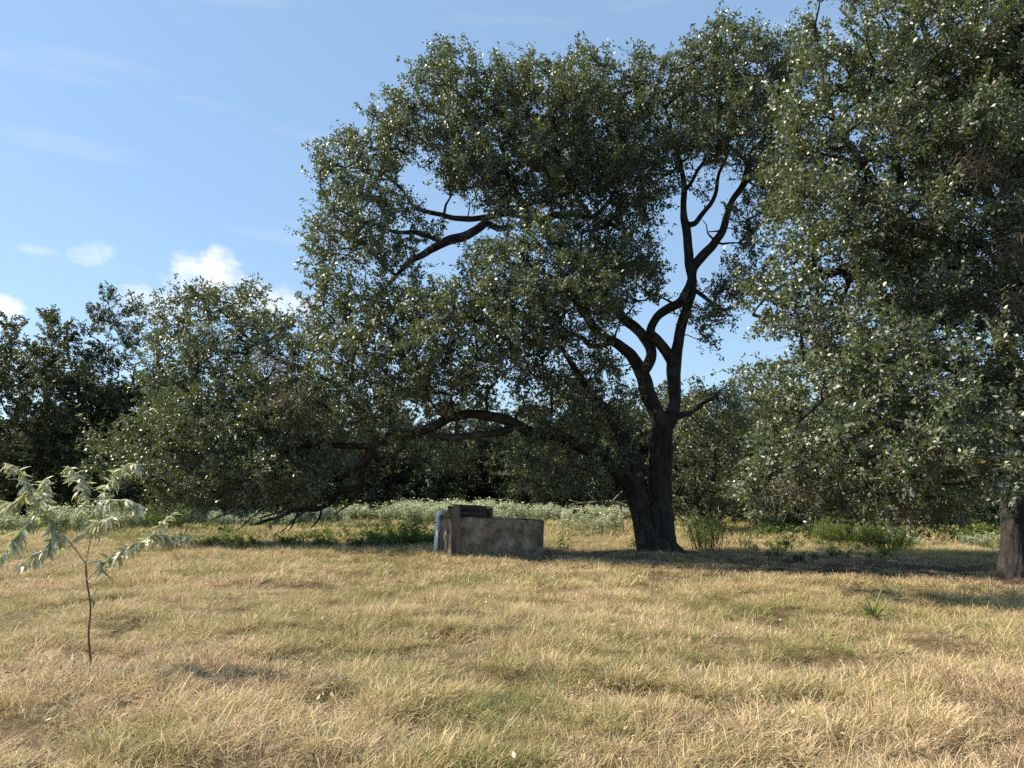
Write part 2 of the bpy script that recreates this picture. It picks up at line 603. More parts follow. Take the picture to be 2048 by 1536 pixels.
# ------------------------------------------------------------------ instanced stuff
def instancer(name, protos, P, rot, scl, idx, tint, label, cat):
    """one 'stuff' object: points that carry small plants of the listed prototypes"""
    pc = bpy.data.collections.new(name + '_kinds')
    for k, me in enumerate(protos):
        pc.objects.link(bpy.data.objects.new('%s_kind_%02d' % (name, k), me))
    me = bpy.data.meshes.new(name)
    P = np.asarray(P, np.float32)
    me.vertices.add(len(P)); me.vertices.foreach_set('co', P.ravel())
    for k, v, t, f in (('rot', rot, 'FLOAT_VECTOR', 'vector'), ('scl', scl, 'FLOAT_VECTOR', 'vector'), ('tint', tint, 'FLOAT', 'value')):
        a = me.attributes.new(k, t, 'POINT')
        a.data.foreach_set(f, np.asarray(v, np.float32).ravel())
    a = me.attributes.new('idx', 'INT', 'POINT')
    a.data.foreach_set('value', np.asarray(idx, np.int32))
    o = link(name, me)
    ng = bpy.data.node_groups.new(name, 'GeometryNodeTree')
    ng.interface.new_socket('Geometry', in_out='INPUT', socket_type='NodeSocketGeometry')
    ng.interface.new_socket('Geometry', in_out='OUTPUT', socket_type='NodeSocketGeometry')
    N, Lk = ng.nodes, ng.links
    gi, go = N.new('NodeGroupInput'), N.new('NodeGroupOutput')
    ci = N.new('GeometryNodeCollectionInfo')
    ci.inputs['Collection'].default_value = pc
    ci.inputs['Separate Children'].default_value = True
    ci.inputs['Reset Children'].default_value = True
    iop = N.new('GeometryNodeInstanceOnPoints')
    iop.inputs['Pick Instance'].default_value = True

    def attr(nm, t):
        q = N.new('GeometryNodeInputNamedAttribute'); q.data_type = t; q.inputs['Name'].default_value = nm
        return q.outputs['Attribute']
    e2r = N.new('FunctionNodeEulerToRotation')
    Lk.new(attr('rot', 'FLOAT_VECTOR'), e2r.inputs[0])
    Lk.new(gi.outputs[0], iop.inputs['Points'])
    Lk.new(ci.outputs[0], iop.inputs['Instance'])
    Lk.new(attr('idx', 'INT'), iop.inputs['Instance Index'])
    Lk.new(e2r.outputs[0], iop.inputs['Rotation'])
    Lk.new(attr('scl', 'FLOAT_VECTOR'), iop.inputs['Scale'])
    Lk.new(iop.outputs[0], go.inputs[0])
    md = o.modifiers.new('scatter', 'NODES')
    md.node_group = ng
    tag(o, label, cat, kind='stuff')
    return o


def blades(rng, nb, hmin, hmax, spread, lean, curl, w, seedhead=0.0, bias=0.35):
    """a tuft of curved grass blades"""
    ang = rng.uniform(0, 2 * np.pi, nb)
    rr = spread * np.sqrt(rng.uniform(0, 1, nb))
    base = np.stack([rr * np.cos(ang), rr * np.sin(ang), np.full(nb, -0.02)], -1)
    a2 = ang + rng.normal(0, 0.8, nb)
    out = np.stack([np.cos(a2) + bias * 2, np.sin(a2) * 0.9, np.zeros(nb)], -1)
    out = unit(out)
    H = rng.uniform(hmin, hmax, nb)
    ln = np.abs(rng.normal(lean, 0.25, nb)); cu = np.abs(rng.normal(curl, 0.35, nb))
    K = 4
    P = [base]
    th = ln.copy()
    for k in range(K - 1):
        P.append(P[-1] + (H / (K - 1))[:, None] * (np.cos(th)[:, None] * np.array((0, 0, 1.0)) + np.sin(th)[:, None] * out))
        th = th + cu / (K - 1) * (1 + 0.5 * k)
    P = np.stack(P, 1)
    f = rng.uniform(0, 2 * np.pi, nb)
    side = np.stack([np.cos(f), np.sin(f), np.zeros(nb)], -1)
    ww = w * rng.uniform(0.6, 1.3, nb)
    prof = np.array((0.8, 1.0, 0.75, 0.12))
    if seedhead:
        prof = np.array((0.5, 0.45, 0.5, 0.4))
    Lh = P + side[:, None] * (ww[:, None] * prof)[..., None] * 0.5
    Rh = P - side[:, None] * (ww[:, None] * prof)[..., None] * 0.5
    V = np.stack([Lh, Rh], 2).reshape(-1, 3)
    b = (np.arange(nb) * K * 2)[:, None]
    q = np.concatenate([b + np.array((2 * k, 2 * k + 1, 2 * k + 3, 2 * k + 2)) for k in range(K - 1)], 1).reshape(-1, 4)
    hv = np.tile(np.repeat(np.linspace(0, 1, K), 2), nb)
    bl = np.repeat(rng.uniform(0, 1, nb), K * 2)
    if seedhead:                       # plump pale ear at the end of every stalk
        T = unit(P[:, -1] - P[:, -2])
        Le = seedhead * rng.uniform(0.7, 1.2, nb)
        we = seedhead * 0.09
        for s_ in (side, unit(np.cross(T, side))):
            E = np.stack([P[:, -1], P[:, -1] + T * Le[:, None] * 0.35 + s_ * we, P[:, -1] + T * Le[:, None] - np.array((0, 0, 0.2)) * Le[:, None],
                          P[:, -1] + T * Le[:, None] * 0.35 - s_ * we], 1).reshape(-1, 3)
            q = np.concatenate([q, (np.arange(nb) * 4)[:, None] + np.arange(4) + len(V)])
            V = np.concatenate([V, E])
            hv = np.concatenate([hv, np.full(len(E), 1.0)]); bl = np.concatenate([bl, np.full(len(E), 0.75)])
    return make_mesh('grass_tuft', V, [q], M['grass'], True, vattr={'h': hv, 'bl': bl})


def meadow():
    rng = np.random.default_rng(7)
    pr = []
    for k in range(5):
        pr.append(blades(rng, 74, 0.04, 0.15, 0.12, 0.60, 1.0, 0.0044, bias=0.15))          # 0-4 short dry
    for k in range(3):
        pr.append(blades(rng, 76, 0.06, 0.20, 0.14, 1.25, 0.6, 0.0044, bias=0.2))           # 5-7 matted
    for k in range(2):
        pr.append(blades(rng, 46, 0.10, 0.25, 0.10, 0.50, 0.9, 0.0042, bias=0.25))          # 8-9 taller
    pr.append(blades(rng, 7, 0.14, 0.30, 0.14, 0.6, 0.8, 0.0034, seedhead=0.045))           # 10 seed stalks
    for k in range(3):
        pr.append(blades(rng, 60, 0.05, 0.18, 0.17, 0.65, 0.9, 0.0078, bias=0.18))          # 11-13 mid distance
    for k in range(3):
        pr.append(blades(rng, 46, 0.08, 0.24, 0.36, 0.45, 0.8, 0.020, bias=0.15))           # 14-16 far
    pr.append(blades(rng, 46, 0.22, 0.48, 0.12, 0.80, 0.9, 0.0048))                         # 17 long pale tussock
    zones = ((1.2, 7.5, 165, 0), (7.5, 13, 115, 0), (13, 26, 56, 1), (26, 48, 16, 2), (48, 85, 6, 2))
    Ps, ix, sc, ti, ro = [], [], [], [], []
    for (y0, y1, dens, z) in zones:
        wmax = 0.72 * y1 + 3.5
        n = int(dens * (y1 - y0) * 2 * wmax)
        x = rng.uniform(-wmax, wmax, n); y = rng.uniform(y0, y1, n)
        k = np.abs(x) < 0.72 * y + 3.5
        x, y = x[k], y[k]; n = len(x)
        pock = fbm(x / 0.75, y / 0.75, 0, 51, 3)             # clumps and pockets
        big = fbm(x / 3.2, y / 3.2, 0, 52, 3)
        mid = fbm(x / 1.3, y / 1.3, 0, 57, 2)
        sh = shade_litter(x, y)
        keep = (rng.uniform(0, 1, n) < np.clip((pock - 0.33) * 7.0, 0.38, 1) * (1 - 0.6 * pits(x, y))) & (rng.uniform(0, 1, n) > 0.72 * sh)
        # nothing grows inside the trough or the trunks
        tx, ty = x - TANK_C[0], y - TANK_C[1]
        ca, sa = math.cos(TANK_R), math.sin(TANK_R)
        lx, ly = tx * ca + ty * sa, -tx * sa + ty * ca
        keep &= ~((np.abs(lx) < TANK_L / 2 + 0.02) & (np.abs(ly) < TANK_D / 2 + 0.02))
        keep &= np.hypot(x - OAK[0], y - OAK[1]) > 0.5
        x, y, pock, big, mid, sh = (a[keep] for a in (x, y, pock, big, mid, sh)); n = len(x)
        u = rng.uniform(0, 1, n)
        if z == 0:
            i = rng.integers(0, 5, n)
            i = np.where(u < 0.42, rng.integers(5, 8, n), i)
            i = np.where(u > 0.90, rng.integers(8, 10, n), i)
            i = np.where(u > 0.955, 10, i)
            # long bleached tussocks in the near left, scattered ones elsewhere
            tz = fbm(x / 1.1 + 3, y / 1.1, 0, 77, 2) + 0.22 * np.exp(-(((x + 1.6) / 1.1) ** 2 + ((y - 5.6) / 1.0) ** 2))
            i = np.where((tz > 0.74) & (rng.uniform(0, 1, n) < 0.07), 17, i)
        elif z == 1:
            i = rng.integers(11, 14, n)
        else:
            i = rng.integers(14, 17, n)
        clump = fbm(x / 0.42, y / 0.42, 0, 63, 2)
        cz = np.clip(0.5 * pock + 0.5 * clump, 0, 1)
        s = rng.uniform(0.6, 1.35, n) * (0.38 + 2.7 * cz ** 2.3) * (0.8 + 0.5 * mid)
        s = np.minimum(s, 1.25)
        s = s * (1 - 0.35 * sh)
        s = np.where(i == 17, s * 0.72, s)
        # straw in the open, greener towards the trees and beyond them
        far = np.clip((y - 17) / 9, 0, 1)
        sml = fbm(x / 0.38, y / 0.38, 0, 59, 2)
        t = 0.35 + (big - 0.5) * 0.7 + (mid - 0.5) * 0.65 + (sml - 0.5) * 0.75 + rng.normal(0, 0.15, n) - 0.17 * far
        t = t + 0.06 * np.exp(-((y - 5) / 3) ** 2)
        t = np.where((cz < 0.40) & (rng.uniform(0, 1, n) < 0.45), 0.84 + rng.normal(0, 0.07, n), t)
        t = np.where(i == 17, 0.60 + rng.normal(0, 0.06, n), t)
        t = np.where((sh > 0.35) & (rng.uniform(0, 1, n) < 0.6), 0.86 + rng.normal(0, 0.06, n), t - 0.15 * sh)  # dead brown grass under the oaks, its colour also deepening the shade
        t = np.clip(t, -0.05, 0.98)
        Ps.append(np.stack([x, y, gh(x, y)], -1)); ix.append(i); ti.append(t)
        sc.append(np.stack([s * rng.uniform(0.85, 1.2, n), s * rng.uniform(0.85, 1.2, n), s], -1))
        ro.append(np.stack([rng.normal(0, 0.12, n), rng.normal(0.05, 0.12, n), rng.normal(0, 1.2, n)], -1))
    c = np.concatenate
    instancer('meadow_grass', pr, c(Ps), c(ro), c(sc), c(ix), c(ti), 'dry straw coloured meadow grass mixed with green blades', 'grass')


def litter():
    """dry curled leaves and chaff lying in the grass"""
    rng = np.random.default_rng(17)
    M['litter'] = leaf_mat('dry_litter', ((0.0, (0.10, 0.065, 0.04)), (0.4, (0.30, 0.21, 0.12)), (0.75, (0.52, 0.42, 0.29)), (1.0, (0.74, 0.66, 0.52))), (0.40, 0.32, 0.22), rough=0.7, transl=0.15, tcol=(0.4, 0.3, 0.18), spec=0.25, inst=True)
    pr = []
    for k in range(4):
        t = np.linspace(0, 1, 5)
        L, w, c = 0.06, 0.018, (0.5, 1.4, -0.9, 2.2)[k]
        a = c * (t - 0.5)
        x = L * (t - 0.5); z = 0.5 * L * (1 - np.cos(a)) / max(abs(c), 0.1)
        ww = w * np.sin(np.pi * np.clip(t, 0.06, 0.94))
        V = np.concatenate([np.stack([x, ww, z + 0.3 * ww], -1), np.stack([x, 0 * x, z], -1), np.stack([x, -ww, z + 0.3 * ww], -1)])
        i = np.arange(4)
        q = np.concatenate([np.stack([i, i + 5, i + 6, i + 1], -1), np.stack([i + 5, i + 10, i + 11, i + 6], -1)])
        pr.append(make_mesh('dry_leaf', V, [q], M['litter'], True))
    x = rng.uniform(-16, 16, 30000); y = 1.5 + 20.5 * rng.uniform(0, 1, 30000) ** 0.75
    d = np.where(y < 13, 0.30 * np.clip((fbm(x / 1.2, y / 1.2, 0, 33, 2) - 0.35) * 4, 0.08, 1), 0.05) + 0.9 * shade_litter(x, y)
    k = (np.abs(x) < 0.72 * y + 2.5) & (rng.uniform(0, 1, len(x)) < d)
    x, y = x[k], y[k]; n = len(x)
    z = gh(x, y) + rng.uniform(0.01, 0.09, n) * np.clip(1 - shade_litter(x, y), 0.15, 1)
    sc = rng.uniform(0.3, 0.85, n)[:, None] * np.ones(3)
    sh = shade_litter(x, y)
    tint = np.clip(rng.normal(0.6, 0.22, n) - 0.3 * sh, 0, 1)
    instancer('leaf_litter', pr, np.stack([x, y, z], -1), np.stack([rng.normal(0, 0.6, n), rng.normal(0, 0.6, n), rng.uniform(0, 6.28, n)], -1), sc, rng.integers(0, 4, n), tint,
              'dry curled leaves and chaff scattered through the grass', 'litter')


# ------------------------------------------------------------------ trees
def sample_clumps(ell, spacing, rng, holes=(), shell=0.55):
    """points spread through ellipsoids given as (px,py,rx,ry,Y,Rdepth) at the tree's own distance"""
    pts = []
    for (px, py, rx, ry, Y, Rd) in ell:
        c = at(px, py, Y)
        a, b = rx * Y / F, ry * Y / F
        vol = 4.19 * a * b * Rd
        n = int(vol / spacing ** 3 * 3.0) + 8
        d = rand_unit(rng, n) * (rng.uniform(0, 1, n) ** shell)[:, None]
        pts.append(c + d * np.array((a, Rd, b)))
    P = np.concatenate(pts)
    P = P[rng.permutation(len(P))]
    if holes:
        Yv = P[:, 1]
        c_, s_ = math.cos(PITCH), math.sin(PITCH)
        dz = P[:, 2] - EYE
        dep = Yv * c_ + dz * s_
        pxx = CX + F * P[:, 0] / dep
        pyy = CY - F * (-Yv * s_ + dz * c_) / dep
        k = np.ones(len(P), bool)
        for (hx, hy, hrx, hry) in holes:
            k &= ((pxx - hx) / hrx) ** 2 + ((pyy - hy) / hry) ** 2 > 1
        P = P[k]
    grid, out = {}, []
    for p_ in P:
        g = tuple(np.floor(p_ / spacing).astype(int))
        ok = True
        for i in (-1, 0, 1):
            for j in (-1, 0, 1):
                for k in (-1, 0, 1):
                    for q in grid.get((g[0] + i, g[1] + j, g[2] + k), ()):
                        if ((p_ - q) ** 2).sum() < spacing ** 2:
                            ok = False
                            break
        if ok:
            grid.setdefault(g, []).append(p_)
            out.append(p_)
    return np.array(out)


def crown_geometry(clumps, limb_nodes, rng, axis_c, twigs=14, lpt=30, tw_len=(0.35, 0.85), leaf=(0.045, 0.085), aspect=0.45, rich=False,
                   up=0.25, br0=0.0135, leafmat='oak_leaf', names='crown', droop=None):
    """branches reaching every clump, twigs in it, leaves on the twigs"""
    nodes = np.array(limb_nodes)[:, :3]
    npath = np.full(len(nodes), -1)
    dmin = np.array([np.min(np.linalg.norm(nodes - c, axis=1)) for c in clumps])
    order = np.argsort(dmin)
    paths, par, cnt = [], [], []
    bdir = np.zeros_like(clumps)
    for ci in order:
        c = clumps[ci]
        d = np.linalg.norm(nodes - c, axis=1) + 0.35 * np.maximum(nodes[:, 2] - c[2], 0)
        j = int(np.argmin(d))
        p0 = nodes[j]; L = np.linalg.norm(c - p0)
        lat = rng.normal(0, 0.13, 3) * L + np.array((0, 0, 0.10 * L))
        t = np.linspace(0, 1, max(4, int(L / 0.3)))[:, None]
        P = (1 - t) ** 2 * p0 + 2 * t * (1 - t) * ((p0 + c) / 2 + lat) + t ** 2 * c
        if len(P) > 3:
            P[1:-1] += rng.normal(0, 0.03, (len(P) - 2, 3))
        k = len(paths)
        paths.append(P); par.append(npath[j]); cnt.append(1)
        bdir[ci] = unit(P[-1] - P[-2])
        nodes = np.concatenate([nodes, P[1:]]); npath = np.concatenate([npath, np.full(len(P) - 1, k)])
    for k in range(len(paths) - 1, -1, -1):
        if par[k] >= 0:
            cnt[par[k]] += cnt[k]
    bm = MB()
    for k, P in enumerate(paths):
        r0 = br0 * cnt[k] ** 0.5 + 0.006
        bm.tube(P, np.linspace(r0, max(0.006, r0 * 0.45), len(P)), 5, cap=False, seed=k % 97)
    n = len(clumps)
    C = np.repeat(clumps, twigs, 0)
    B = np.repeat(bdir, twigs, 0)
    out = unit(C - axis_c)
    d = unit(rand_unit(rng, n * twigs) * 0.95 + B * 0.45 + out * 0.35 + np.array((0, 0, up)))
    if droop is not None:
        dr = np.repeat(droop(clumps), twigs)
        d = unit(d + np.array((0, 0, -1.0)) * dr[:, None])
    Lt = rng.uniform(tw_len[0], tw_len[1], n * twigs) * (1 + 0.6 * (rng.uniform(0, 1, n * twigs) > 0.93))
    P0 = C + rng.normal(0, 0.10, C.shape)
    P1 = P0 + d * (Lt * 0.5)[:, None] + rng.normal(0, 0.06, C.shape)
    P2 = P0 + d * Lt[:, None] + np.array((0, 0, 0.06)) * Lt[:, None] + rng.normal(0, 0.05, C.shape)
    TV, TQ = batch_tubes(np.stack([P0, P1, P2], 1)[::2], np.tile(np.array((0.007, 0.005, 0.002)), (len(P0[::2]), 1)), 3)
    # leaves
    m = n * twigs * lpt
    ti = np.repeat(np.arange(n * twigs), lpt)
    t = (1 - 0.9 * rng.uniform(0, 1, m) ** 1.5)[:, None]
    LP = (1 - t) ** 2 * P0[ti] + 2 * t * (1 - t) * P1[ti] + t ** 2 * P2[ti] + rng.normal(0, 0.035, (m, 3))
    D = unit(d[ti] * 0.55 + rand_unit(rng, m) * 0.9)
    tn_ = rand_unit(rng, n * twigs)                       # leaves of one twig face much the same way
    N_ = unit(tn_[ti] * 0.75 + rand_unit(rng, m) * 0.6 + np.array((0, 0, 0.28)) + out[ti] * 0.22)
    LL = rng.uniform(leaf[0], leaf[1], m)
    V, Q, per = leaf_mesh(LP, D, N_, LL, LL * aspect * rng.uniform(0.8, 1.2, m), rich, rng)
    ct = np.repeat(rng.normal(0.0, 0.17, n), twigs * lpt)
    tint = np.clip(0.42 + ct + rng.normal(0, 0.2, m), 0, 0.95)
    tint = np.where(rng.uniform(0, 1, m) < 0.012, 1.0, tint)
    lm = make_mesh(names, V, [Q], M[leafmat], False, fattr={'tint': np.repeat(tint, per)})
    tm = make_mesh('twigs', TV, [TQ], M['twig'], True, vattr={'tc': TV})
    return bm.mesh('branches', M['bark']), tm, lm


def limb(pts, Yd=None):
    """rows (px,py,Y,radius in px at that distance) -> rows (x,y,z,r)"""
    out = []
    for a, b, Y, r in pts:
        if 17 < Y < 23 and a < 790:             # the sweeping left side leans away from the viewer
            Y += 1.2 * min(1.0, (790 - a) / 120) * (1.0 if b > 560 else 0.0)
        out.append(np.append(at(a, b, Y), r * Y / F))
    return np.array(out)


OAK = at(1316, 1103, 20.0)[:2]
TANK_C = np.array((-0.56, 19.55)); TANK_R = R(17); TANK_L, TANK_D = 2.28, 1.6


def main_oak():
    rng = np.random.default_rng(21)
    Y = 20.0
    base = np.array((OAK[0], OAK[1], float(gh(*OAK))))
    root = empty('oak_tree', base, 'big spreading oak with forked dark trunk behind the concrete trough', 'tree')
    nodes = []

    def mk(name, rows, sides=14, rough=0.10, furrow=0.0, wob=0.025, seed=1, step=0.12, cap=True):
        if name == 'limb':
            rough, wob, step, furrow = rough * 1.8, wob * 2.8, min(step, 0.10), max(furrow, 0.012)
        P = spline(limb(rows), step, wob, seed)
        b = MB()
        b.tube(P[:, :3], P[:, 3], sides, rough, seed, cap, 3.0, furrow)
        link(name, b.mesh(name, M['bark']), root)
        nodes.extend(P[::2])
        return P
    # the two fused stems and the stub side
    mk('trunk', [(1330, 1128, 20, 36), (1328, 1108, 20, 30), (1326, 1085, 20, 25), (1322, 1040, 20, 22.5), (1319, 990, 20, 21.5), (1319, 940, 20, 21.5), (1321, 890, 20, 22), (1325, 852, 20, 21), (1336, 832, 20, 16)],
       56, 0.16, 0.07, 0.02, 3, 0.05)
    mk('trunk', [(1296, 1126, 19.8, 25), (1296, 1104, 19.8, 21), (1289, 1060, 19.8, 19), (1277, 1010, 19.8, 18.5), (1270, 975, 19.8, 19), (1269, 945, 19.8, 17), (1262, 915, 19.8, 17), (1250, 885, 19.8, 15), (1236, 858, 19.8, 12),
                 (1215, 825, 19.6, 10), (1185, 790, 19.3, 8), (1150, 740, 19.0, 6), (1120, 690, 18.7, 4)], 36, 0.14, 0.035, 0.02, 4, 0.05)
    # root flare
    for k, (dx, dy, rr) in enumerate(((62, 14, 8), (-36, 12, 6), (22, 22, 8), (-12, 24, 7))):
        mk('root', [(1320 + dx * 0.25, 1085, 19.9 - 0.01 * dy, 14), (1322 + dx * 0.6, 1103, 19.9 - 0.02 * dy, rr), (1324 + dx, 1110 + dy * 0.25, 19.9 - 0.03 * dy, rr * 0.5), (1326 + dx * 1.35, 1120 + dy * 0.3, 19.9 - 0.04 * dy, 2)],
           12, 0.2, 0.02, 0.01, 30 + k, 0.07)
    # low arching limb to the left, down to the grass
    mk('limb', [(1272, 990, 19.8, 17), (1250, 962, 19.6, 16), (1222, 935, 19.5, 13), (1180, 898, 19.4, 13), (1122, 874, 19.3, 10.5), (1064, 862, 19.2, 11), (1013, 841, 19.2, 11), (956, 822, 19.2, 10), (908, 832, 19.3, 9.5), (862, 856, 19.4, 10),
                (818, 871, 19.6, 9.5), (775, 874, 19.8, 9.5), (744, 888, 20, 9), (734, 912, 20.1, 9), (722, 950, 20.3, 6.5), (717, 974, 20.4, 6), (681, 988, 20.6, 5.5), (648, 1012, 20.9, 5), (602, 1019, 21.2, 4), (540, 1038, 21.6, 2.6), (500, 1050, 21.9, 1.4)], 18, 0.16, 0.02, 0.035, 5, 0.09)
    mk('limb', [(738, 900, 20.1, 7), (712, 936, 20.2, 5.5), (691, 951, 20.3, 5), (657, 954, 20.5, 4.5), (620, 972, 20.8, 4), (590, 1000, 21, 3.2), (566, 1022, 21.2, 2.4), (520, 1042, 21.5, 1.3)], 12, 0.12, 0, 0.03, 6)
    mk('limb', [(1030, 852, 19.2, 8), (1000, 866, 19.0, 7.5), (960, 872, 18.9, 7), (905, 876, 19.0, 7), (860, 868, 19.3, 7)], 12, 0.12, 0, 0.02, 7)
    mk('limb', [(750, 880, 20, 9), (738, 850, 19.9, 8.5), (722, 820, 19.8, 8), (704, 797, 19.7, 6.5), (672, 768, 19.6, 5), (620, 742, 19.7, 4), (560, 722, 19.9, 3), (500, 690, 20.2, 2)], 12, 0.14, 0, 0.03, 8)
    mk('limb', [(735, 892, 20.0, 7), (690, 890, 20.0, 6), (620, 880, 20.2, 5), (540, 862, 20.6, 4), (450, 830, 21, 3.4), (370, 780, 21.3, 2.6), (330, 740, 21.5, 1.6)], 10, 0.12, 0, 0.05, 9)
    mk('limb', [(650, 884, 20.1, 4.5), (570, 905, 20.2, 4), (480, 915, 20.5, 3), (380, 905, 20.8, 2.4), (280, 900, 21, 1.4)], 10, 0.12, 0, 0.05, 10)
    mk('limb', [(556, 720, 19.9, 3.5), (500, 680, 20.6, 3), (460, 640, 21, 2.4), (420, 600, 21.3, 1.5)], 8, 0.1, 0, 0.04, 60)
    mk('limb', [(810, 874, 19.6, 4.5), (795, 905, 19.8, 3.5), (760, 935, 20.0, 3), (745, 970, 20.2, 2.4), (752, 1005, 20.3, 1.4)], 8, 0.1, 0, 0.04, 61)
    for k, rows in enumerate(([(681, 988, 20.6, 3.2), (640, 1000, 20.5, 2.6), (600, 1030, 20.4, 2.0), (560, 1066, 20.3, 1.0)], [(648, 1012, 20.9, 2.6), (640, 1036, 20.7, 2.0), (622, 1056, 20.5, 1.0)], [(620, 972, 20.8, 3), (560, 985, 20.9, 2.4), (480, 1012, 21, 1.8), (420, 1042, 21.2, 0.9)],
                              [(602, 1019, 21.2, 2.4), (588, 1042, 21, 1.8), (575, 1064, 20.9, 0.9)], [(717, 974, 20.4, 3), (705, 1000, 20.2, 2.4), (690, 1014, 20, 1.8), (668, 1030, 19.9, 0.9)], [(560, 985, 20.9, 2.2), (500, 985, 20.7, 1.7), (440, 1000, 20.6, 1.2), (380, 1030, 20.6, 0.7)],
                              [(590, 1000, 21, 2.2), (545, 1010, 20.6, 1.8), (505, 1035, 20.4, 1.3), (470, 1062, 20.3, 0.7)])):
        mk('limb', rows, 7, 0.08, 0, 0.04, 80 + k)
    # left fork of the main stem
    mk('limb', [(1325, 856, 20, 18), (1308, 817, 20, 15), (1292, 786, 20, 13.5), (1284, 760, 20, 13), (1276, 735, 19.9, 12), (1266, 716, 19.8, 11), (1248, 695, 19.6, 10.5), (1228, 679, 19.4, 10), (1202, 666, 19.2, 9), (1178, 640, 18.9, 8.5), (1150, 600, 18.5, 7.5), (1110, 560, 18.1, 6),
                (1060, 530, 17.8, 4.5), (1000, 520, 17.6, 3)], 16, 0.14, 0.015, 0.03, 11, 0.08)
    mk('limb', [(1284, 758, 20, 11), (1295, 728, 20.1, 10.5), (1299, 703, 20.2, 10), (1290, 676, 20.3, 10), (1272, 655, 20.5, 10), (1248, 636, 20.6, 10), (1229, 611, 20.7, 10), (1195, 572, 20.8, 10), (1150, 525, 20.8, 10), (1110, 482, 20.8, 11), (1083, 450, 20.7, 11), (1056, 429, 20.6, 9),
                (1035, 395, 20.5, 7), (1015, 350, 20.4, 6), (985, 300, 20.3, 4.5), (940, 240, 20.2, 3), (910, 170, 20.2, 1.8)], 16, 0.14, 0.015, 0.03, 12, 0.08)
    mk('limb', [(1058, 430, 20.6, 7.5), (1022, 428, 20.5, 7), (984, 434, 20.4, 6.5), (943, 437, 20.3, 6), (905, 436, 20.2, 5.5), (878, 426, 20.1, 5), (844, 419, 20, 4.5), (822, 402, 19.9, 3.5), (804, 376, 19.8, 2.8), (760, 340, 19.7, 2)], 12, 0.14, 0, 0.03, 13)
    mk('limb', [(1025, 455, 20.5, 6), (1003, 457, 20.4, 7), (974, 447, 20.2, 7.5), (950, 461, 20, 8), (926, 474, 19.9, 9), (885, 487, 19.7, 9), (847, 505, 19.6, 7.5), (816, 527, 19.5, 5.5), (780, 565, 19.4, 4), (730, 610, 19.3, 2.4)], 14, 0.16, 0.01, 0.03, 14)
    mk('limb', [(885, 487, 19.7, 5), (830, 470, 19.5, 4.5), (770, 455, 19.3, 3.6), (700, 440, 19.2, 2.4), (650, 400, 19.1, 1.5)], 10, 0.12, 0, 0.04, 15)
    mk('limb', [(1080, 440, 20.7, 7), (1115, 426, 20.8, 6.5), (1150, 429, 20.9, 6.5), (1180, 434, 21, 6), (1205, 420, 21.1, 5), (1230, 380, 21.2, 4), (1260, 320, 21.3, 3), (1270, 250, 21.4, 1.8)], 12, 0.12, 0, 0.03, 16)
    mk('limb', [(1178, 432, 21, 5.5), (1160, 394, 21, 5), (1140, 370, 20.9, 4.5), (1115, 320, 20.8, 3.4), (1105, 250, 20.7, 2.4), (1100, 180, 20.6, 1.5)], 10, 0.12, 0, 0.03, 17)
    mk('limb', [(1229, 679, 19.4, 6), (1190, 690, 19.0, 5), (1150, 670, 18.6, 4.5), (1090, 660, 18.2, 3.5), (1000, 650, 17.9, 2.5), (920, 640, 17.7, 1.5)], 10, 0.12, 0, 0.04, 18)
    # right fork, two stems joining high
    mk('limb', [(1330, 850, 20.1, 17), (1343, 823, 20.2, 16), (1348, 770, 20.2, 14.5), (1347, 735, 20.2, 15), (1352, 705, 20.2, 12), (1359, 680, 20.2, 11), (1367, 642, 20.2, 10.5), (1375, 615, 20.2, 10), (1384, 585, 20.2, 10), (1384, 555, 20.2, 10), (1377, 515, 20.2, 9), (1373, 466, 20.2, 8.5), (1373, 446, 20.2, 8),
                (1368, 416, 20.1, 6), (1370, 376, 20, 5.5), (1364, 345, 19.9, 4.5), (1358, 315, 19.8, 4), (1345, 270, 19.7, 3), (1330, 210, 19.6, 2)], 16, 0.13, 0.015, 0.02, 19, 0.08)
    mk('limb', [(1346, 728, 20.1, 12), (1328, 699, 20, 10.5), (1313, 680, 19.9, 10), (1300, 664, 19.85, 9), (1311, 637, 19.85, 8.5), (1334, 620, 19.9, 9), (1355, 608, 20, 9), (1372, 592, 20.1, 9), (1384, 560, 20.15, 8), (1388, 533, 20.2, 9), (1408, 507, 20.2, 9.5), (1431, 484, 20.2, 9), (1446, 460, 20.2, 8.5), (1455, 428, 20.2, 7.5),
                (1466, 399, 20.2, 7), (1487, 370, 20.2, 7), (1498, 331, 20.2, 7), (1507, 302, 20.2, 6), (1526, 278, 20.1, 5), (1550, 220, 20, 3.5), (1560, 150, 20, 2)], 16, 0.13, 0.01, 0.02, 20, 0.08)
    mk('limb', [(1375, 448, 20.2, 6), (1388, 446, 20.2, 5.5), (1411, 419, 20.3, 5), (1425, 399, 20.4, 4.5), (1432, 380, 20.4, 4), (1440, 345, 20.5, 3.4), (1455, 300, 20.6, 2.6), (1450, 220, 20.7, 1.6)], 10, 0.12, 0, 0.02, 22)
    mk('limb', [(1372, 378, 20, 4), (1395, 340, 20, 3.4), (1415, 305, 20, 2.6), (1425, 250, 20, 1.6)], 8, 0.1, 0, 0.02, 23)
    mk('limb', [(1498, 335, 20.2, 4), (1470, 300, 20, 3), (1440, 280, 19.9, 2)], 8, 0.1, 0, 0.02, 24)
    mk('limb', [(1352, 835, 20.2, 7), (1385, 822, 20.6, 6), (1420, 800, 21, 4), (1440, 780, 21.3, 2.4)], 8, 0.1, 0, 0.03, 25)
    mk('limb', [(1384, 580, 20.2, 5), (1420, 600, 20, 4), (1455, 620, 19.8, 3), (1490, 600, 19.6, 2)], 8, 0.1, 0, 0.03, 26)
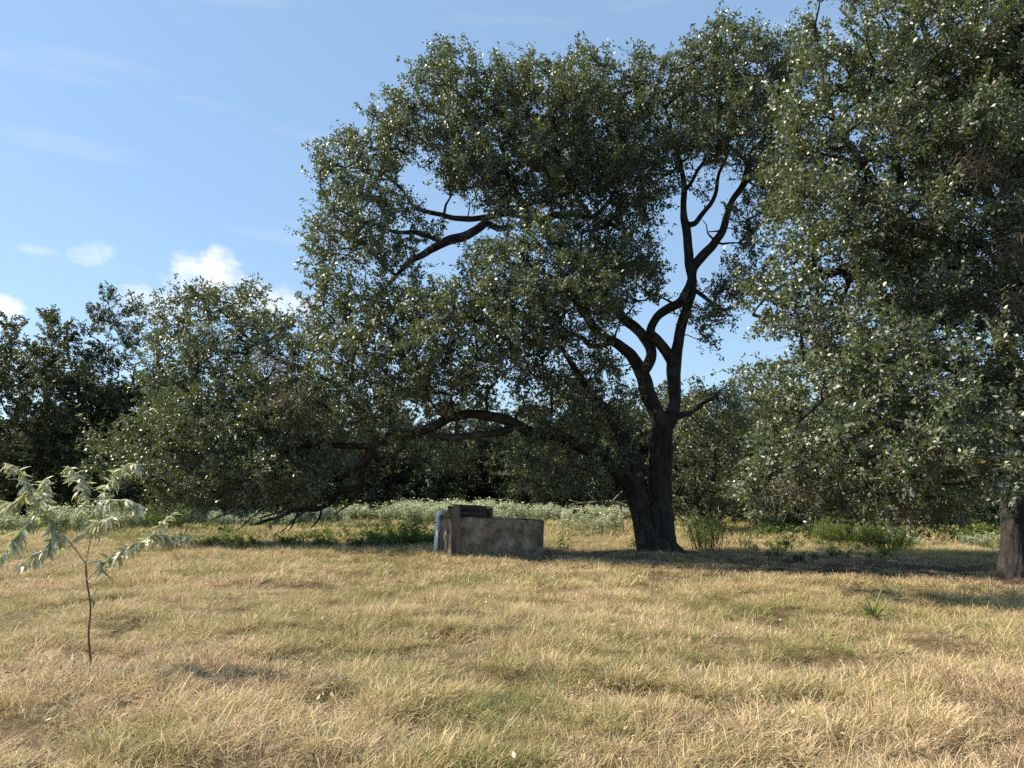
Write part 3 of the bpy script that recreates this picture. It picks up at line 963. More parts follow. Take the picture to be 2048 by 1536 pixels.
    mk('limb', [(1230, 945, 19.6, 12), (1216, 930, 19.4, 11), (1200, 938, 19.3, 5)], 12, 0.2, 0.02, 0.01, 27)
    mk('dead_branch', [(1432, 484, 20.2, 3), (1416, 466, 20.0, 1.6), (1414, 450, 19.9, 1.2), (1405, 440, 19.9, 0.8)], 6, 0, 0, 0.02, 28)
    mk('dead_branch', [(1446, 462, 20.2, 2.5), (1428, 463, 20.0, 1.5), (1414, 464, 19.95, 1.0)], 6, 0, 0, 0.02, 29)

    ell = [  # px, py, rx, ry, Y, depth radius
        (715, 345, 68, 45, 19.5, 1.6), (665, 350, 30, 40, 19.4, 1.0), (905, 200, 62, 62, 20.2, 2.0), (900, 135, 22, 18, 20.2, 0.6), (825, 235, 45, 38, 20, 1.4), (1010, 210, 80, 55, 20.5, 2.2),
        (1085, 165, 50, 30, 20.6, 1.6), (1180, 200, 70, 40, 20.8, 2), (1120, 270, 120, 60, 20.8, 3), (1270, 210, 70, 50, 20.8, 2.4), (1260, 300, 90, 60, 20.8, 2.6),
        (1400, 160, 60, 70, 20.4, 2.4), (1440, 108, 45, 38, 20.3, 1.5), (1350, 190, 50, 40, 20, 1.8), (1470, 190, 80, 80, 20.3, 2.6), (1540, 180, 60, 90, 20, 2), (1430, 250, 90, 40, 20.3, 2.2), (1545, 300, 45, 50, 19.8, 1.6),
        (930, 300, 75, 60, 20.3, 2), (1000, 370, 60, 40, 20.5, 1.6), (1150, 350, 110, 45, 21, 2.4), (1310, 350, 40, 45, 19.8, 1.4), (1270, 400, 60, 40, 21, 1.8),
        (700, 430, 65, 40, 19.2, 1.4), (770, 400, 40, 40, 19.6, 1.2), (780, 490, 45, 35, 19.4, 1.2), (700, 490, 45, 25, 19.2, 1.0), (650, 560, 30, 40, 19.4, 1.0),
        (690, 600, 70, 45, 19.3, 1.4), (790, 590, 50, 40, 19.2, 1.3), (655, 650, 45, 45, 19.5, 1.2), (760, 660, 75, 50, 19, 1.6), (880, 640, 70, 60, 18.3, 1.6),
        (990, 540, 75, 45, 17.9, 1.4), (1060, 500, 60, 35, 18.2, 1.3), (1010, 620, 110, 60, 18, 1.8), (1140, 560, 70, 55, 18.6, 1.6), (1140, 480, 50, 35, 20.2, 1.4), (1220, 500, 70, 60, 20.9, 1.8), (1280, 540, 35, 45, 20.6, 1.2),
        (1160, 650, 60, 40, 18.6, 1.3), (1070, 700, 80, 45, 18.3, 1.5), (920, 730, 100, 45, 18.6, 1.5), (800, 750, 80, 50, 19.2, 1.5), (710, 730, 60, 45, 19.6, 1.3), (880, 790, 80, 25, 19.2, 1.0),
        (1130, 770, 70, 45, 19.6, 1.5), (1200, 740, 50, 40, 19.8, 1.2), (1080, 810, 50, 20, 19.6, 0.9), (1200, 840, 50, 40, 20, 1.2), (1120, 925, 75, 40, 19.5, 1.2), (1190, 930, 50, 40, 19.9, 1.0), (1060, 920, 35, 30, 19.3, 0.7), (890, 905, 22, 20, 19.1, 0.5), (1210, 600, 40, 30, 20.8, 1.0),
        (1440, 600, 45, 30, 20, 1.2), (1480, 570, 45, 45, 19.6, 1.2), (1475, 480, 28, 40, 20, 1.0), (1400, 640, 25, 40, 20, 0.8), (1410, 690, 22, 18, 20, 0.6), (1240, 640, 30, 20, 20, 0.8),
        (1400, 800, 50, 40, 21.2, 1.2), (1440, 830, 35, 45, 21.4, 1.0), (1385, 860, 40, 30, 21, 1.0),
        (620, 830, 70, 50, 20.2, 0.9), (520, 850, 80, 50, 20.4, 0.9), (420, 870, 90, 50, 20.6, 1.0), (320, 900, 70, 40, 20.8, 0.9), (680, 760, 60, 40, 19.8, 0.9), (560, 930, 80, 40, 20.4, 0.9), (440, 950, 90, 35, 20.6, 0.9), (300, 955, 60, 25, 20.8, 0.8), (230, 930, 40, 30, 21.2, 0.8),
        (400, 1000, 80, 15, 20.9, 0.7), (500, 1000, 70, 20, 20.8, 0.7), (590, 985, 40, 22, 20.6, 0.7), (470, 600, 60, 30, 21.6, 1.0), (340, 690, 40, 50, 21.8, 1.0), (560, 660, 40, 40, 20.8, 1.0),
        (800, 285, 55, 40, 19.6, 1.2), (770, 310, 45, 45, 19.4, 1.0), (850, 270, 50, 40, 19.8, 1.2), (880, 330, 40, 25, 19.8, 1.0), (770, 360, 35, 40, 19.4, 1.0), (648, 345, 22, 35, 19.3, 0.7), (700, 300, 45, 20, 19.5, 0.9), (770, 255, 35, 20, 19.8, 0.9),
        (920, 390, 35, 20, 20.0, 0.8), (990, 400, 50, 25, 19.6, 0.9), (1060, 400, 60, 35, 19.4, 1.0), (820, 450, 50, 35, 19.2, 0.9), (760, 450, 50, 45, 18.9, 0.9), (860, 475, 35, 20, 19.0, 0.6), (640, 450, 20, 40, 19.2, 0.6), (650, 520, 30, 40, 19.2, 0.8),
        (980, 500, 50, 25, 18.6, 0.8), (1050, 470, 50, 25, 18.8, 0.8), (1120, 520, 60, 40, 18.8, 1.0), (760, 540, 50, 30, 19.0, 0.9), (1150, 150, 60, 25, 20.6, 1.0), (1350, 320, 25, 30, 19.4, 0.7), (1410, 400, 16, 14, 20.3, 0.4), (1320, 560, 30, 40, 20.0, 0.8),
        (1270, 600, 40, 40, 19.6, 0.8), (1190, 660, 40, 35, 18.8, 0.7), (1400, 640, 40, 40, 19.6, 0.8), (1440, 650, 30, 30, 19.6, 0.7),
        (800, 858, 50, 18, 19.2, 0.5), (900, 838, 45, 16, 18.7, 0.5), (1070, 880, 50, 20, 18.8, 0.5), (1160, 870, 40, 25, 18.8, 0.5), (760, 850, 40, 25, 19.8, 0.6),
        # leaf masses hanging in front of the limbs
        (1090, 590, 90, 55, 17.2, 1.1), (1180, 590, 60, 55, 17.8, 1.1), (1240, 560, 55, 60, 19.2, 1.2), (960, 600, 80, 50, 17.2, 1.0), (880, 680, 90, 60, 17.6, 1.2), (1000, 690, 100, 50, 17.4, 1.1), (1110, 680, 70, 50, 17.6, 1.1),
        (1190, 560, 70, 60, 20.0, 1.3), (780, 680, 80, 60, 18.6, 1.2), (700, 690, 70, 60, 19.2, 1.2), (830, 770, 90, 45, 18.4, 1.1), (950, 770, 60, 30, 18.4, 0.9), (720, 790, 60, 50, 19.4, 1.0), (1060, 760, 40, 30, 18.8, 0.9),
        (1180, 780, 70, 60, 19.0, 1.1), (1130, 850, 60, 25, 18.8, 0.8), (1230, 800, 30, 50, 19.3, 0.8), (1080, 930, 60, 40, 18.9, 0.9), (1150, 940, 70, 40, 19.0, 1.0), (1220, 900, 35, 40, 19.2, 0.7), (1200, 960, 40, 22, 19.1, 0.6), (900, 905, 35, 25, 18.9, 0.6), (860, 880, 40, 15, 19.0, 0.5),
        (1130, 380, 90, 50, 19.6, 1.2), (1060, 310, 90, 60, 19.2, 1.2), (960, 330, 60, 45, 19.0, 1.0), (1220, 350, 80, 60, 19.4, 1.4), (1300, 400, 40, 40, 19.0, 0.9), (1370, 290, 60, 40, 19.0, 1.2), (1460, 270, 70, 50, 19.0, 1.3), (1100, 200, 90, 50, 19.4, 1.2),
        (1250, 430, 50, 30, 20.4, 1.0), (1200, 470, 60, 30, 20.4, 1.0), (810, 540, 30, 50, 19.2, 0.8), (860, 600, 40, 40, 18.6, 0.9), (1510, 420, 30, 60, 19.2, 0.9), (1540, 360, 35, 50, 19.2, 0.9),
        # sweeping low left side
        (590, 700, 60, 50, 21.2, 1.5), (500, 660, 55, 35, 22.0, 1.4), (405, 610, 45, 28, 22.5, 1.1), (460, 620, 40, 25, 22.4, 1.1), (350, 650, 35, 35, 22.7, 1.1), (440, 710, 75, 50, 22.0, 1.7), (360, 760, 60, 55, 22.5, 1.5),
        (520, 780, 80, 60, 21.5, 1.7), (630, 800, 65, 55, 21.2, 1.5), (430, 820, 90, 50, 22.0, 1.7), (320, 850, 65, 50, 22.4, 1.4), (240, 890, 45, 30, 22.4, 1.0), (540, 880, 90, 55, 21.7, 1.7), (400, 900, 90, 45, 22.0, 1.5),
        (300, 930, 60, 30, 22.2, 1.1), (640, 900, 55, 50, 21.5, 1.2), (470, 960, 90, 25, 22.2, 1.1), (360, 975, 60, 18, 22.2, 0.9), (580, 960, 60, 28, 22.0, 1.0), (700, 940, 40, 30, 21.8, 0.8)]
    holes = [(868, 388, 32, 28), (838, 318, 16, 12), (900, 530, 32, 26), (975, 415, 20, 8), (935, 505, 24, 14), (1330, 480, 36, 75), (1420, 435, 22, 40), (1300, 690, 10, 22), (1395, 350, 10, 26), (1018, 800, 30, 18), (1440, 360, 12, 22),
             (1215, 470, 20, 14), (1215, 715, 22, 12), (1000, 862, 60, 10), (820, 935, 60, 34), (860, 560, 14, 14), (1325, 760, 14, 36), (1470, 690, 40, 60), (1130, 395, 18, 12), (1010, 440, 20, 10)]
    cl = sample_clumps(ell, 0.52, rng, holes)
    axis = at(1250, 700, 20.2)

    def droop(c):
        return 0.55 * np.clip((3.6 - c[:, 2]) / 2.5, 0, 1)
    bm, tm, lm = crown_geometry(cl, nodes, rng, axis, twigs=13, lpt=24, tw_len=(0.24, 0.60), leaf=(0.05, 0.115), aspect=0.5, droop=droop)
    link('branches', bm, root)['kind'] = 'stuff'; link('twigs', tm, root)['kind'] = 'stuff'
    c = link('crown', lm, root); c['kind'] = 'stuff'
    print('main oak clumps', len(cl))
    # bare, hanging grey twig bunches
    spots = [(960, 290, 60, 45, 19.0), (1000, 330, 40, 30, 19.0), (690, 480, 40, 25, 18.6), (720, 620, 70, 40, 18.3), (870, 750, 70, 40, 17.8), (900, 800, 60, 20, 18.6), (600, 800, 70, 40, 18.8), (560, 960, 90, 35, 19.8), (420, 985, 90, 25, 20.3),
             (1090, 920, 50, 40, 18.7), (1150, 930, 60, 40, 18.8), (1010, 600, 60, 30, 17.0), (1180, 330, 60, 30, 19.4), (1300, 280, 60, 40, 18.8), (1440, 320, 60, 30, 19.5), (560, 745, 50, 40, 18.8), (1000, 850, 60, 25, 18.9), (930, 920, 40, 25, 18.8)]
    tv = []
    for (px, py, rx, ry, Yd) in spots:
        nclump = max(3, int(rx * ry / 380))
        for _ in range(nclump):
            c = at(px + rng.normal(0, rx * 0.5), py + rng.normal(0, ry * 0.5), Yd + rng.uniform(0, 1.2))
            k = 22
            d = unit(rand_unit(rng, k) * 0.8 + np.array((0, 0, -0.75)))
            Lt = rng.uniform(0.2, 0.55, k)[:, None]
            p0 = c + rng.normal(0, 0.10, (k, 3))
            tv.append(np.stack([p0, p0 + d * Lt * 0.5 + rng.normal(0, 0.04, (k, 3)), p0 + d * Lt + np.array((0, 0, -0.1)) * Lt + rng.normal(0, 0.04, (k, 3))], 1))
    tv = np.concatenate(tv)
    V, Q = batch_tubes(tv, np.tile(np.array((0.008, 0.006, 0.003)), (len(tv), 1)), 3)
    o = link('dead_twigs', make_mesh('dead_twigs', V, [Q], M['twig'], True, vattr={'tc': V}), root)
    o['kind'] = 'stuff'
    return root


def right_oak():
    rng = np.random.default_rng(33)
    Y = 15.9
    b0 = at(2026, 1138, Y)
    base = np.array((b0[0], b0[1], float(gh(b0[0], b0[1]))))
    root = empty('oak_tree', base, 'dense leafy oak at the picture\'s right edge, its crown hanging near the grass', 'tree')
    nodes = []

    def mk(name, rows, sides=12, rough=0.12, furrow=0.0, wob=0.03, seed=1, step=0.12):
        P = spline(limb(rows), step, wob, seed)
        b = MB(); b.tube(P[:, :3], P[:, 3], sides, rough, seed, True, 3.0, furrow)
        link(name, b.mesh(name, M['bark']), root)
        nodes.extend(P[::2])
    mk('trunk', [(2032, 1165, Y, 38), (2031, 1140, Y, 29), (2030, 1110, Y, 24), (2029, 1060, Y, 22), (2028, 980, Y, 23), (2030, 880, Y, 22), (2026, 780, Y, 21), (2015, 700, Y, 18)], 56, 0.12, 0.075, 0.02, 41, 0.05)
    mk('limb', [(2016, 705, Y, 15), (1985, 640, 15.5, 13), (1930, 570, 15, 12), (1860, 500, 14.5, 10), (1790, 420, 14.2, 8), (1720, 320, 14, 6), (1660, 220, 13.9, 4), (1640, 120, 13.8, 2)], 14, 0.14, 0.01, 0.04, 42)
    mk('limb', [(2016, 705, Y, 15), (2020, 600, 16, 13), (2000, 480, 16, 11), (1960, 340, 15.8, 9), (1900, 200, 15.5, 7), (1850, 60, 15.2, 5), (1820, -80, 15, 3)], 14, 0.14, 0.01, 0.04, 43)
    mk('limb', [(2020, 640, Y, 12), (2070, 520, 15.5, 10), (2130, 380, 15, 8), (2160, 220, 14.6, 5), (2150, 50, 14.4, 3)], 12, 0.14, 0.01, 0.04, 44)
    mk('limb', [(2026, 800, Y, 12), (1985, 770, 15, 11), (1920, 740, 14, 9), (1840, 730, 13.2, 7.5), (1760, 740, 12.6, 6), (1680, 770, 12.3, 4.5), (1620, 820, 12.2, 3), (1580, 880, 12.1, 1.8)], 12, 0.14, 0.01, 0.05, 45)
    mk('limb', [(1860, 500, 14.5, 8), (1780, 520, 14, 7), (1700, 540, 13.7, 6), (1620, 560, 13.6, 5), (1570, 570, 13.5, 4), (1540, 590, 13.5, 3), (1505, 630, 13.5, 1.6)], 12, 0.14, 0.01, 0.04, 46)
    mk('limb', [(2026, 850, Y, 10), (1980, 850, 14.5, 9), (1910, 840, 13.2, 7), (1850, 850, 12.2, 5.5), (1800, 880, 11.5, 4), (1760, 930, 11, 2)], 12, 0.14, 0.01, 0.05, 47)
    mk('limb', [(2030, 820, Y, 10), (2080, 780, 14.5, 8), (2120, 760, 13, 6), (2140, 780, 12, 4)], 10, 0.12, 0, 0.04, 48)
    mk('limb', [(1720, 740, 12.5, 4), (1650, 720, 12.6, 3.4), (1590, 720, 12.8, 2.6), (1540, 730, 13, 1.6)], 8, 0.12, 0, 0.04, 49)
    ell = [(1640, 60, 45, 45, 13.8, 1.2), (1690, 170, 75, 60, 13.7, 1.7), (1620, 190, 35, 60, 13.8, 1.2), (1800, 60, 45, 55, 14.4, 1.6), (1870, 140, 110, 110, 13.9, 2), (1990, 120, 90, 120, 13.8, 2), (1620, 310, 60, 60, 13.6, 1.5), (1730, 310, 90, 80, 13.2, 1.8),
           (1860, 330, 100, 90, 13.2, 1.9), (1980, 340, 80, 100, 13.3, 1.8), (1600, 420, 45, 45, 13.5, 1.3), (1700, 440, 90, 60, 13.2, 1.6), (1820, 470, 90, 60, 13, 1.6), (1950, 490, 90, 60, 13.2, 1.6), (1590, 530, 45, 35, 13.5, 1.1), (1680, 570, 70, 45, 13.4, 1.4),
           (1800, 610, 70, 35, 13.0, 1.3), (1910, 610, 70, 50, 13.2, 1.4), (2020, 600, 50, 80, 13, 1.3), (1520, 600, 30, 35, 13.5, 0.8), (1560, 640, 30, 35, 13.4, 0.8), (1640, 690, 75, 40, 12.6, 1.3), (1760, 700, 80, 45, 12.3, 1.4), (1890, 720, 80, 50, 12.3, 1.5), (2000, 740, 70, 60, 12.3, 1.4),
           (1560, 740, 40, 30, 13, 0.9), (1590, 810, 60, 45, 12.2, 1.2), (1700, 820, 80, 50, 11.8, 1.4), (1820, 830, 90, 55, 11.4, 1.5), (1950, 850, 90, 60, 11.4, 1.5), (1560, 890, 50, 40, 12.1, 1.0), (1660, 910, 80, 45, 11.5, 1.2), (1780, 930, 90, 45, 10.9, 1.2), (1900, 945, 90, 40, 10.8, 1.2),
           (2010, 930, 60, 45, 11.4, 1.2), (1540, 960, 45, 22, 12, 0.8), (1620, 975, 60, 25, 11.8, 0.9), (1740, 990, 70, 20, 11.4, 0.7), (1880, 1000, 60, 16, 11.6, 0.7), (1500, 975, 20, 14, 12, 0.5),
           (1610, 380, 50, 45, 12.6, 0.8), (1620, 470, 50, 40, 12.6, 0.8), (1690, 520, 60, 40, 12.4, 0.8), (1600, 600, 45, 40, 12.6, 0.7), (1700, 650, 60, 35, 11.8, 0.8), (1690, 740, 70, 40, 11.5, 0.8), (1780, 770, 70, 40, 11.0, 0.8), (1870, 860, 70, 40, 10.5, 0.8), (1640, 850, 60, 40, 11.4, 0.7), (1990, 680, 50, 40, 11.6, 0.7), (1600, 250, 40, 50, 12.9, 0.8), (1650, 130, 40, 50, 13.0, 0.8), (1780, 150, 60, 60, 12.8, 1.0),
           (1760, -110, 120, 90, 14.6, 2), (1950, -110, 130, 110, 14.8, 2.2), (2120, 20, 100, 160, 14.4, 2), (2140, 300, 100, 140, 14, 2), (2140, 560, 90, 120, 13.6, 1.8), (2130, 800, 90, 110, 12.6, 1.7), (2130, 950, 70, 40, 12, 1.2),
           (1950, 250, 150, 130, 16.5, 1.8), (1850, 550, 130, 110, 15.8, 1.5), (1750, 750, 120, 90, 14.8, 1.3), (2150, 450, 120, 200, 17, 1.8)]
    holes = [(1590, 455, 26, 20), (1790, 585, 20, 26), (1985, 568, 18, 16), (1925, 705, 12, 22), (1650, 650, 14, 10), (1700, 30, 26, 34), (1560, 200, 16, 30), (1540, 560, 10, 30), (1745, 20, 20, 40)]
    cl = sample_clumps(ell, 0.455, rng, holes)
    print('right oak clumps', len(cl))
    axis = at(2000, 500, 15.5)

    def droop(c):
        return 0.6 * np.clip((4.0 - c[:, 2]) / 3, 0, 1)
    bm, tm, lm = crown_geometry(cl, nodes, rng, axis, twigs=13, lpt=29, tw_len=(0.22, 0.50), leaf=(0.045, 0.10), aspect=0.5, rich=False, droop=droop)
    link('branches', bm, root)['kind'] = 'stuff'; link('twigs', tm, root)['kind'] = 'stuff'
    c = link('crown', lm, root); c['kind'] = 'stuff'
    tv = []
    for (px, py, rx, ry, Yd) in ((2030, 500, 30, 60, 11.8), (2000, 590, 50, 50, 11.9), (2030, 620, 30, 60, 11.8), (1640, 640, 40, 25, 12.2), (1850, 900, 60, 30, 10.4), (1620, 960, 60, 20, 11.3), (1950, 330, 40, 40, 11.6), (1790, 1000, 60, 18, 11)):
        for _ in range(7):
            c = at(px + rng.normal(0, rx * 0.5), py + rng.normal(0, ry * 0.5), Yd + rng.uniform(0, 1.0))
            k = 22
            d = unit(rand_unit(rng, k) * 0.8 + np.array((-0.3, 0, -0.7)))
            Lt = rng.uniform(0.2, 0.55, k)[:, None]
            p0 = c + rng.normal(0, 0.10, (k, 3))
            tv.append(np.stack([p0, p0 + d * Lt * 0.5 + rng.normal(0, 0.04, (k, 3)), p0 + d * Lt + rng.normal(0, 0.04, (k, 3))], 1))
    tv = np.concatenate(tv)
    V, Q = batch_tubes(tv, np.tile(np.array((0.006, 0.004, 0.002)), (len(tv), 1)), 3)
    o = link('dead_twigs', make_mesh('dead_twigs', V, [Q], M['twig'], True, vattr={'tc': V}), root)
    o['kind'] = 'stuff'


def generic_tree_meshes(seed, height, width, lobes, leaves, leaf, trunk_r=0.22, low=0.25, spacing=0.9, stems=1):
    """trunk, branches and crown of a background tree standing at the origin"""
    rng = np.random.default_rng(seed)
    nodes, tb = [], MB()
    for s in range(stems):
        a = rng.uniform(0, 6.28)
        lean = 0.12 * height * (0.4 + stems * 0.3) * np.array((math.cos(a), math.sin(a), 0))
        rows = np.array([[0, 0, -0.3, trunk_r * 1.6], [0, 0, 0.15, trunk_r * 1.15], list(lean * 0.3 + np.array((0, 0, height * 0.25))) + [trunk_r * 0.85], list(lean * 0.7 + np.array((0.1, 0, height * 0.5))) + [trunk_r * 0.55],
                         list(lean + np.array((0, 0, height * 0.74))) + [trunk_r * 0.12]])
        P = spline(rows, 0.25, 0.06, seed + s)
        tb.tube(P[:, :3], P[:, 3], 12, 0.15, seed + s)
        nodes.extend(P[::2])
    pts = []
    for (x, y, z, a, b, c) in lobes:
        n = int(4.2 * a * b * c / spacing ** 3 * 2.2) + 6
        d = rand_unit(rng, n) * (rng.uniform(0, 1, n) ** 0.5)[:, None]
        pts.append(np.array((x, y, z)) + d * np.array((a, b, c)))
    P = np.concatenate(pts); P = P[rng.permutation(len(P))]
    out = []
    for p_ in P:
        if p_[2] > 0.3 and all(((p_ - q) ** 2).sum() > spacing ** 2 for q in out):
            out.append(p_)
    cl = np.array(out)
    tw = 12
    lpt = max(4, int(leaves / (len(cl) * tw)))
    bm, tm, lm = crown_geometry(cl, nodes, rng, np.array((0, 0, height * 0.5)), twigs=tw, lpt=lpt, tw_len=(0.4, 1.0), leaf=leaf, aspect=0.5, leafmat='far_leaf', br0=0.014)
    return tb.mesh('trunk', M['bark']), bm, lm


def place_tree(meshes, x, y, rz, s, label, group=None, name='oak_tree', sz=None):
    root = empty(name, (x, y, float(gh(x, y))), label, 'tree', group)
    root.rotation_euler[2] = rz
    root.scale = (s, s, sz or s)
    for nm, me in zip(('trunk', 'branches', 'crown'), meshes):
        o = link(nm, me, root, (0, 0, 0))
        if nm != 'trunk':
            o['kind'] = 'stuff'
    return root


def background_trees():
    A = generic_tree_meshes(101, 10.5, 7, [(0, 0, 6, 3.2, 3, 3), (-2, 0.5, 4.2, 2.2, 2.2, 1.8), (2, -0.3, 4.4, 2.4, 2.2, 1.9), (0.3, 0, 9, 1.2, 1.2, 1.3), (-0.5, -1, 2.6, 2.8, 2.4, 1.3)], 76000, (0.085, 0.15), 0.26)
    B = generic_tree_meshes(102, 11.5, 6, [(-0.4, 0, 5.2, 2.2, 2, 2.6), (1.6, 0, 6.4, 1.3, 1.3, 1.6), (-1.9, 0, 7.0, 1.1, 1, 1.2), (0.4, 0, 9.2, 0.9, 0.9, 1.9), (0.5, 0, 11.0, 0.9, 0.8, 0.7), (-0.6, 0, 10.2, 0.5, 0.5, 0.6), (0, -0.6, 2.6, 2.4, 2.2, 1.6)], 62000, (0.085, 0.145), 0.24, spacing=0.75, stems=2)
    C = generic_tree_meshes(103, 6.5, 6, [(0, 0, 3.8, 2.6, 2.4, 2.3), (-1.5, 0, 2.4, 1.8, 1.8, 1.5), (1.5, 0.4, 2.2, 1.9, 1.8, 1.5), (0, -0.5, 1.2, 2.6, 2, 0.9)], 34000, (0.09, 0.15), 0.17)
    D = generic_tree_meshes(104, 5.0, 4, [(0, 0, 2.2, 1.5, 1.5, 1.9), (0, 0, 4.0, 0.8, 0.8, 1.2), (0, 0, 1.1, 1.9, 1.9, 0.9)], 26000, (0.07, 0.12), 0.11, spacing=0.6)
    place_tree(A, *at(40, 1000, 36)[:2], 0.4, 1.1, 'dark rounded oak at the picture\'s left edge behind the silvery weeds', sz=1.02)
    place_tree(B, *at(195, 1000, 37)[:2], 0.0, 1.05, 'tall narrow oak with a bare-necked top tuft left of the cloud', sz=0.93)
    place_tree(C, *at(330, 1000, 41)[:2], 1.2, 1.25, 'dark oak standing behind the sweeping left limb of the big oak')
    place_tree(C, *at(560, 1000, 44)[:2], 2.6, 1.2, 'dark oak behind the fork of the low arching limb')
    place_tree(C, *at(1415, 1000, 31)[:2], 4.0, 0.86, 'green oak with grey trunk just behind the big forked trunk')
    place_tree(D, *at(1490, 1000, 36)[:2], 0.6, 1.25, 'bright green juniper in the gap between the two oaks', name='juniper_tree')
    place_tree(D, *at(1600, 1000, 34)[:2], 2.2, 1.0, 'dark juniper behind the hanging left tip of the leafy oak', name='juniper_tree')
    place_tree(C, *at(1740, 1000, 36)[:2], 5.2, 1.0, 'dark bushy oak behind the two feathery green bushes')
    place_tree(D, *at(1870, 1000, 30)[:2], 3.2, 0.95, 'dark juniper beside the pale dead trunk', name='juniper_tree')
    place_tree(C, *at(1985, 1000, 32)[:2], 0.9, 0.95, 'dark low oak behind the trunk at the right edge')
    place_tree(A, *at(960, 1000, 58)[:2], 1.9, 0.95, 'distant dark oak beyond the trough and the weed bank', sz=0.92)
    place_tree(C, *at(1150, 1000, 46)[:2], 3.3, 1.2, 'dark oak seen between the low limb and the forked trunk')
    place_tree(C, *at(790, 1000, 49)[:2], 0.3, 1.3, 'dark oak behind the weed bank, seen under the joint of the low limb')
    place_tree(C, *at(1330, 1000, 48)[:2], 1.7, 1.25, 'dark oak directly behind the forked trunk')
    # the wood behind that reads as one dark mass
    rng = np.random.default_rng(5)
    P, ro, sc, ix = [], [], [], []
    for k in range(190):
        y = rng.uniform(47, 84)
        x = rng.uniform(-0.85 * y - 8, 0.85 * y + 8)
        if abs(x - at(960, 1000, 58)[0]) < 3 and y < 62:
            continue
        s = rng.uniform(0.85, 1.15)
        kind = rng.choice((0, 2, 2, 3))
        P.append((x, y, float(gh(x, y)) - 0.05)); ro.append((0, 0, rng.uniform(0, 6.28)))
        zf = {0: 0.68, 2: 1.05, 3: 1.3}[int(kind)]
        sc.append((s * 1.25, s * 1.25, s * zf)); ix.append({0: 0, 2: 1, 3: 2}[int(kind)])
    joined = [join_meshes('wood_tree', t) for t in (A, C, D)]
    instancer('woodland', joined, P, ro, sc, ix, np.full(len(P), 0.5), 'dark line of distant woodland closing off the meadow', 'woodland')


def join_meshes(name, meshes):
    """trunk + branches + crown as one mesh with three materials"""
    V, F4, mats, tint, tcs, mi, off = [], [], [], [], [], [], 0
    out = bpy.data.meshes.new(name)
    loops, counts = [], []
    for k, me in enumerate(meshes):
        v = np.empty(len(me.vertices) * 3, np.float32); me.vertices.foreach_get('co', v)
        lv = np.empty(len(me.loops), np.int32); me.loops.foreach_get('vertex_index', lv)
        ct = np.empty(len(me.polygons), np.int32); me.polygons.foreach_get('loop_total', ct)
        tn = np.full(len(ct), 0.5, np.float32)
        if 'tint' in me.attributes:
            me.attributes['tint'].data.foreach_get('value', tn)
        V.append(v.reshape(-1, 3)); loops.append(lv + off); counts.append(ct); tint.append(tn); mi.append(np.full(len(ct), k, np.int32))
        off += len(me.vertices)
        out.materials.append(me.materials[0])
    V, loops, counts = np.concatenate(V), np.concatenate(loops).astype(np.int32), np.concatenate(counts)
    out.vertices.add(len(V)); out.vertices.foreach_set('co', V.ravel())
    out.loops.add(len(loops)); out.loops.foreach_set('vertex_index', loops)
    out.polygons.add(len(counts)); out.polygons.foreach_set('loop_start', np.concatenate([[0], np.cumsum(counts)[:-1]]).astype(np.int32))
    out.polygons.foreach_set('material_index', np.concatenate(mi))
    a = out.attributes.new('tint', 'FLOAT', 'FACE'); a.data.foreach_set('value', np.concatenate(tint))
    out.update(calc_edges=True)
    return out


# ------------------------------------------------------------------ trough
def concrete_mat():
    m, n, l = newmat('stained_concrete')
    tcn = n.new('ShaderNodeTexCoord')
    n1 = n.new('ShaderNodeTexNoise'); n1.inputs['Scale'].default_value = 4.5; n1.inputs['Detail'].default_value = 8; n1.inputs['Roughness'].default_value = 0.68
    l.new(tcn.outputs['Object'], n1.inputs['Vector'])
    mp_ = n.new('ShaderNodeMapping'); mp_.inputs['Scale'].default_value = (5, 5, 1.1)
    l.new(tcn.outputs['Object'], mp_.inputs[0])
    n2 = n.new('ShaderNodeTexNoise'); n2.inputs['Scale'].default_value = 1.0; n2.inputs['Detail'].default_value = 5
    l.new(mp_.outputs[0], n2.inputs['Vector'])
    r1 = ramp(n, ((0.33, (0.085, 0.072, 0.055)), (0.48, (0.20, 0.17, 0.13)), (0.60, (0.31, 0.27, 0.215)), (0.72, (0.48, 0.44, 0.37))))
    l.new(n1.outputs[0], r1.inputs[0])
    r2 = ramp(n, ((0.30, (0.72, 0.66, 0.60)), (0.65, (1, 1, 1))))
    l.new(n2.outputs[0], r2.inputs[0])
    mx = nd(n, 'ShaderNodeMix', data_type='RGBA', blend_type='MULTIPLY'); mx.inputs[0].default_value = 1
    l.new(r1.outputs[0], mx.inputs[6]); l.new(r2.outputs[0], mx.inputs[7])
    n3 = n.new('ShaderNodeTexNoise'); n3.inputs['Scale'].default_value = 40; n3.inputs['Detail'].default_value = 6
    l.new(tcn.outputs['Object'], n3.inputs['Vector'])
    b = n.new('ShaderNodeBump'); b.inputs['Strength'].default_value = 0.6; b.inputs['Distance'].default_value = 0.02
    l.new(n3.outputs[0], b.inputs['Height'])
    p = n.new('ShaderNodeBsdfPrincipled'); p.inputs['Roughness'].default_value = 0.95; p.inputs['Specular IOR Level'].default_value = 0.2
    l.new(mx.outputs[2], p.inputs['Base Color']); l.new(b.outputs[0], p.inputs['Normal'])
    o = n.new('ShaderNodeOutputMaterial'); l.new(p.outputs[0], o.inputs[0])
    return m


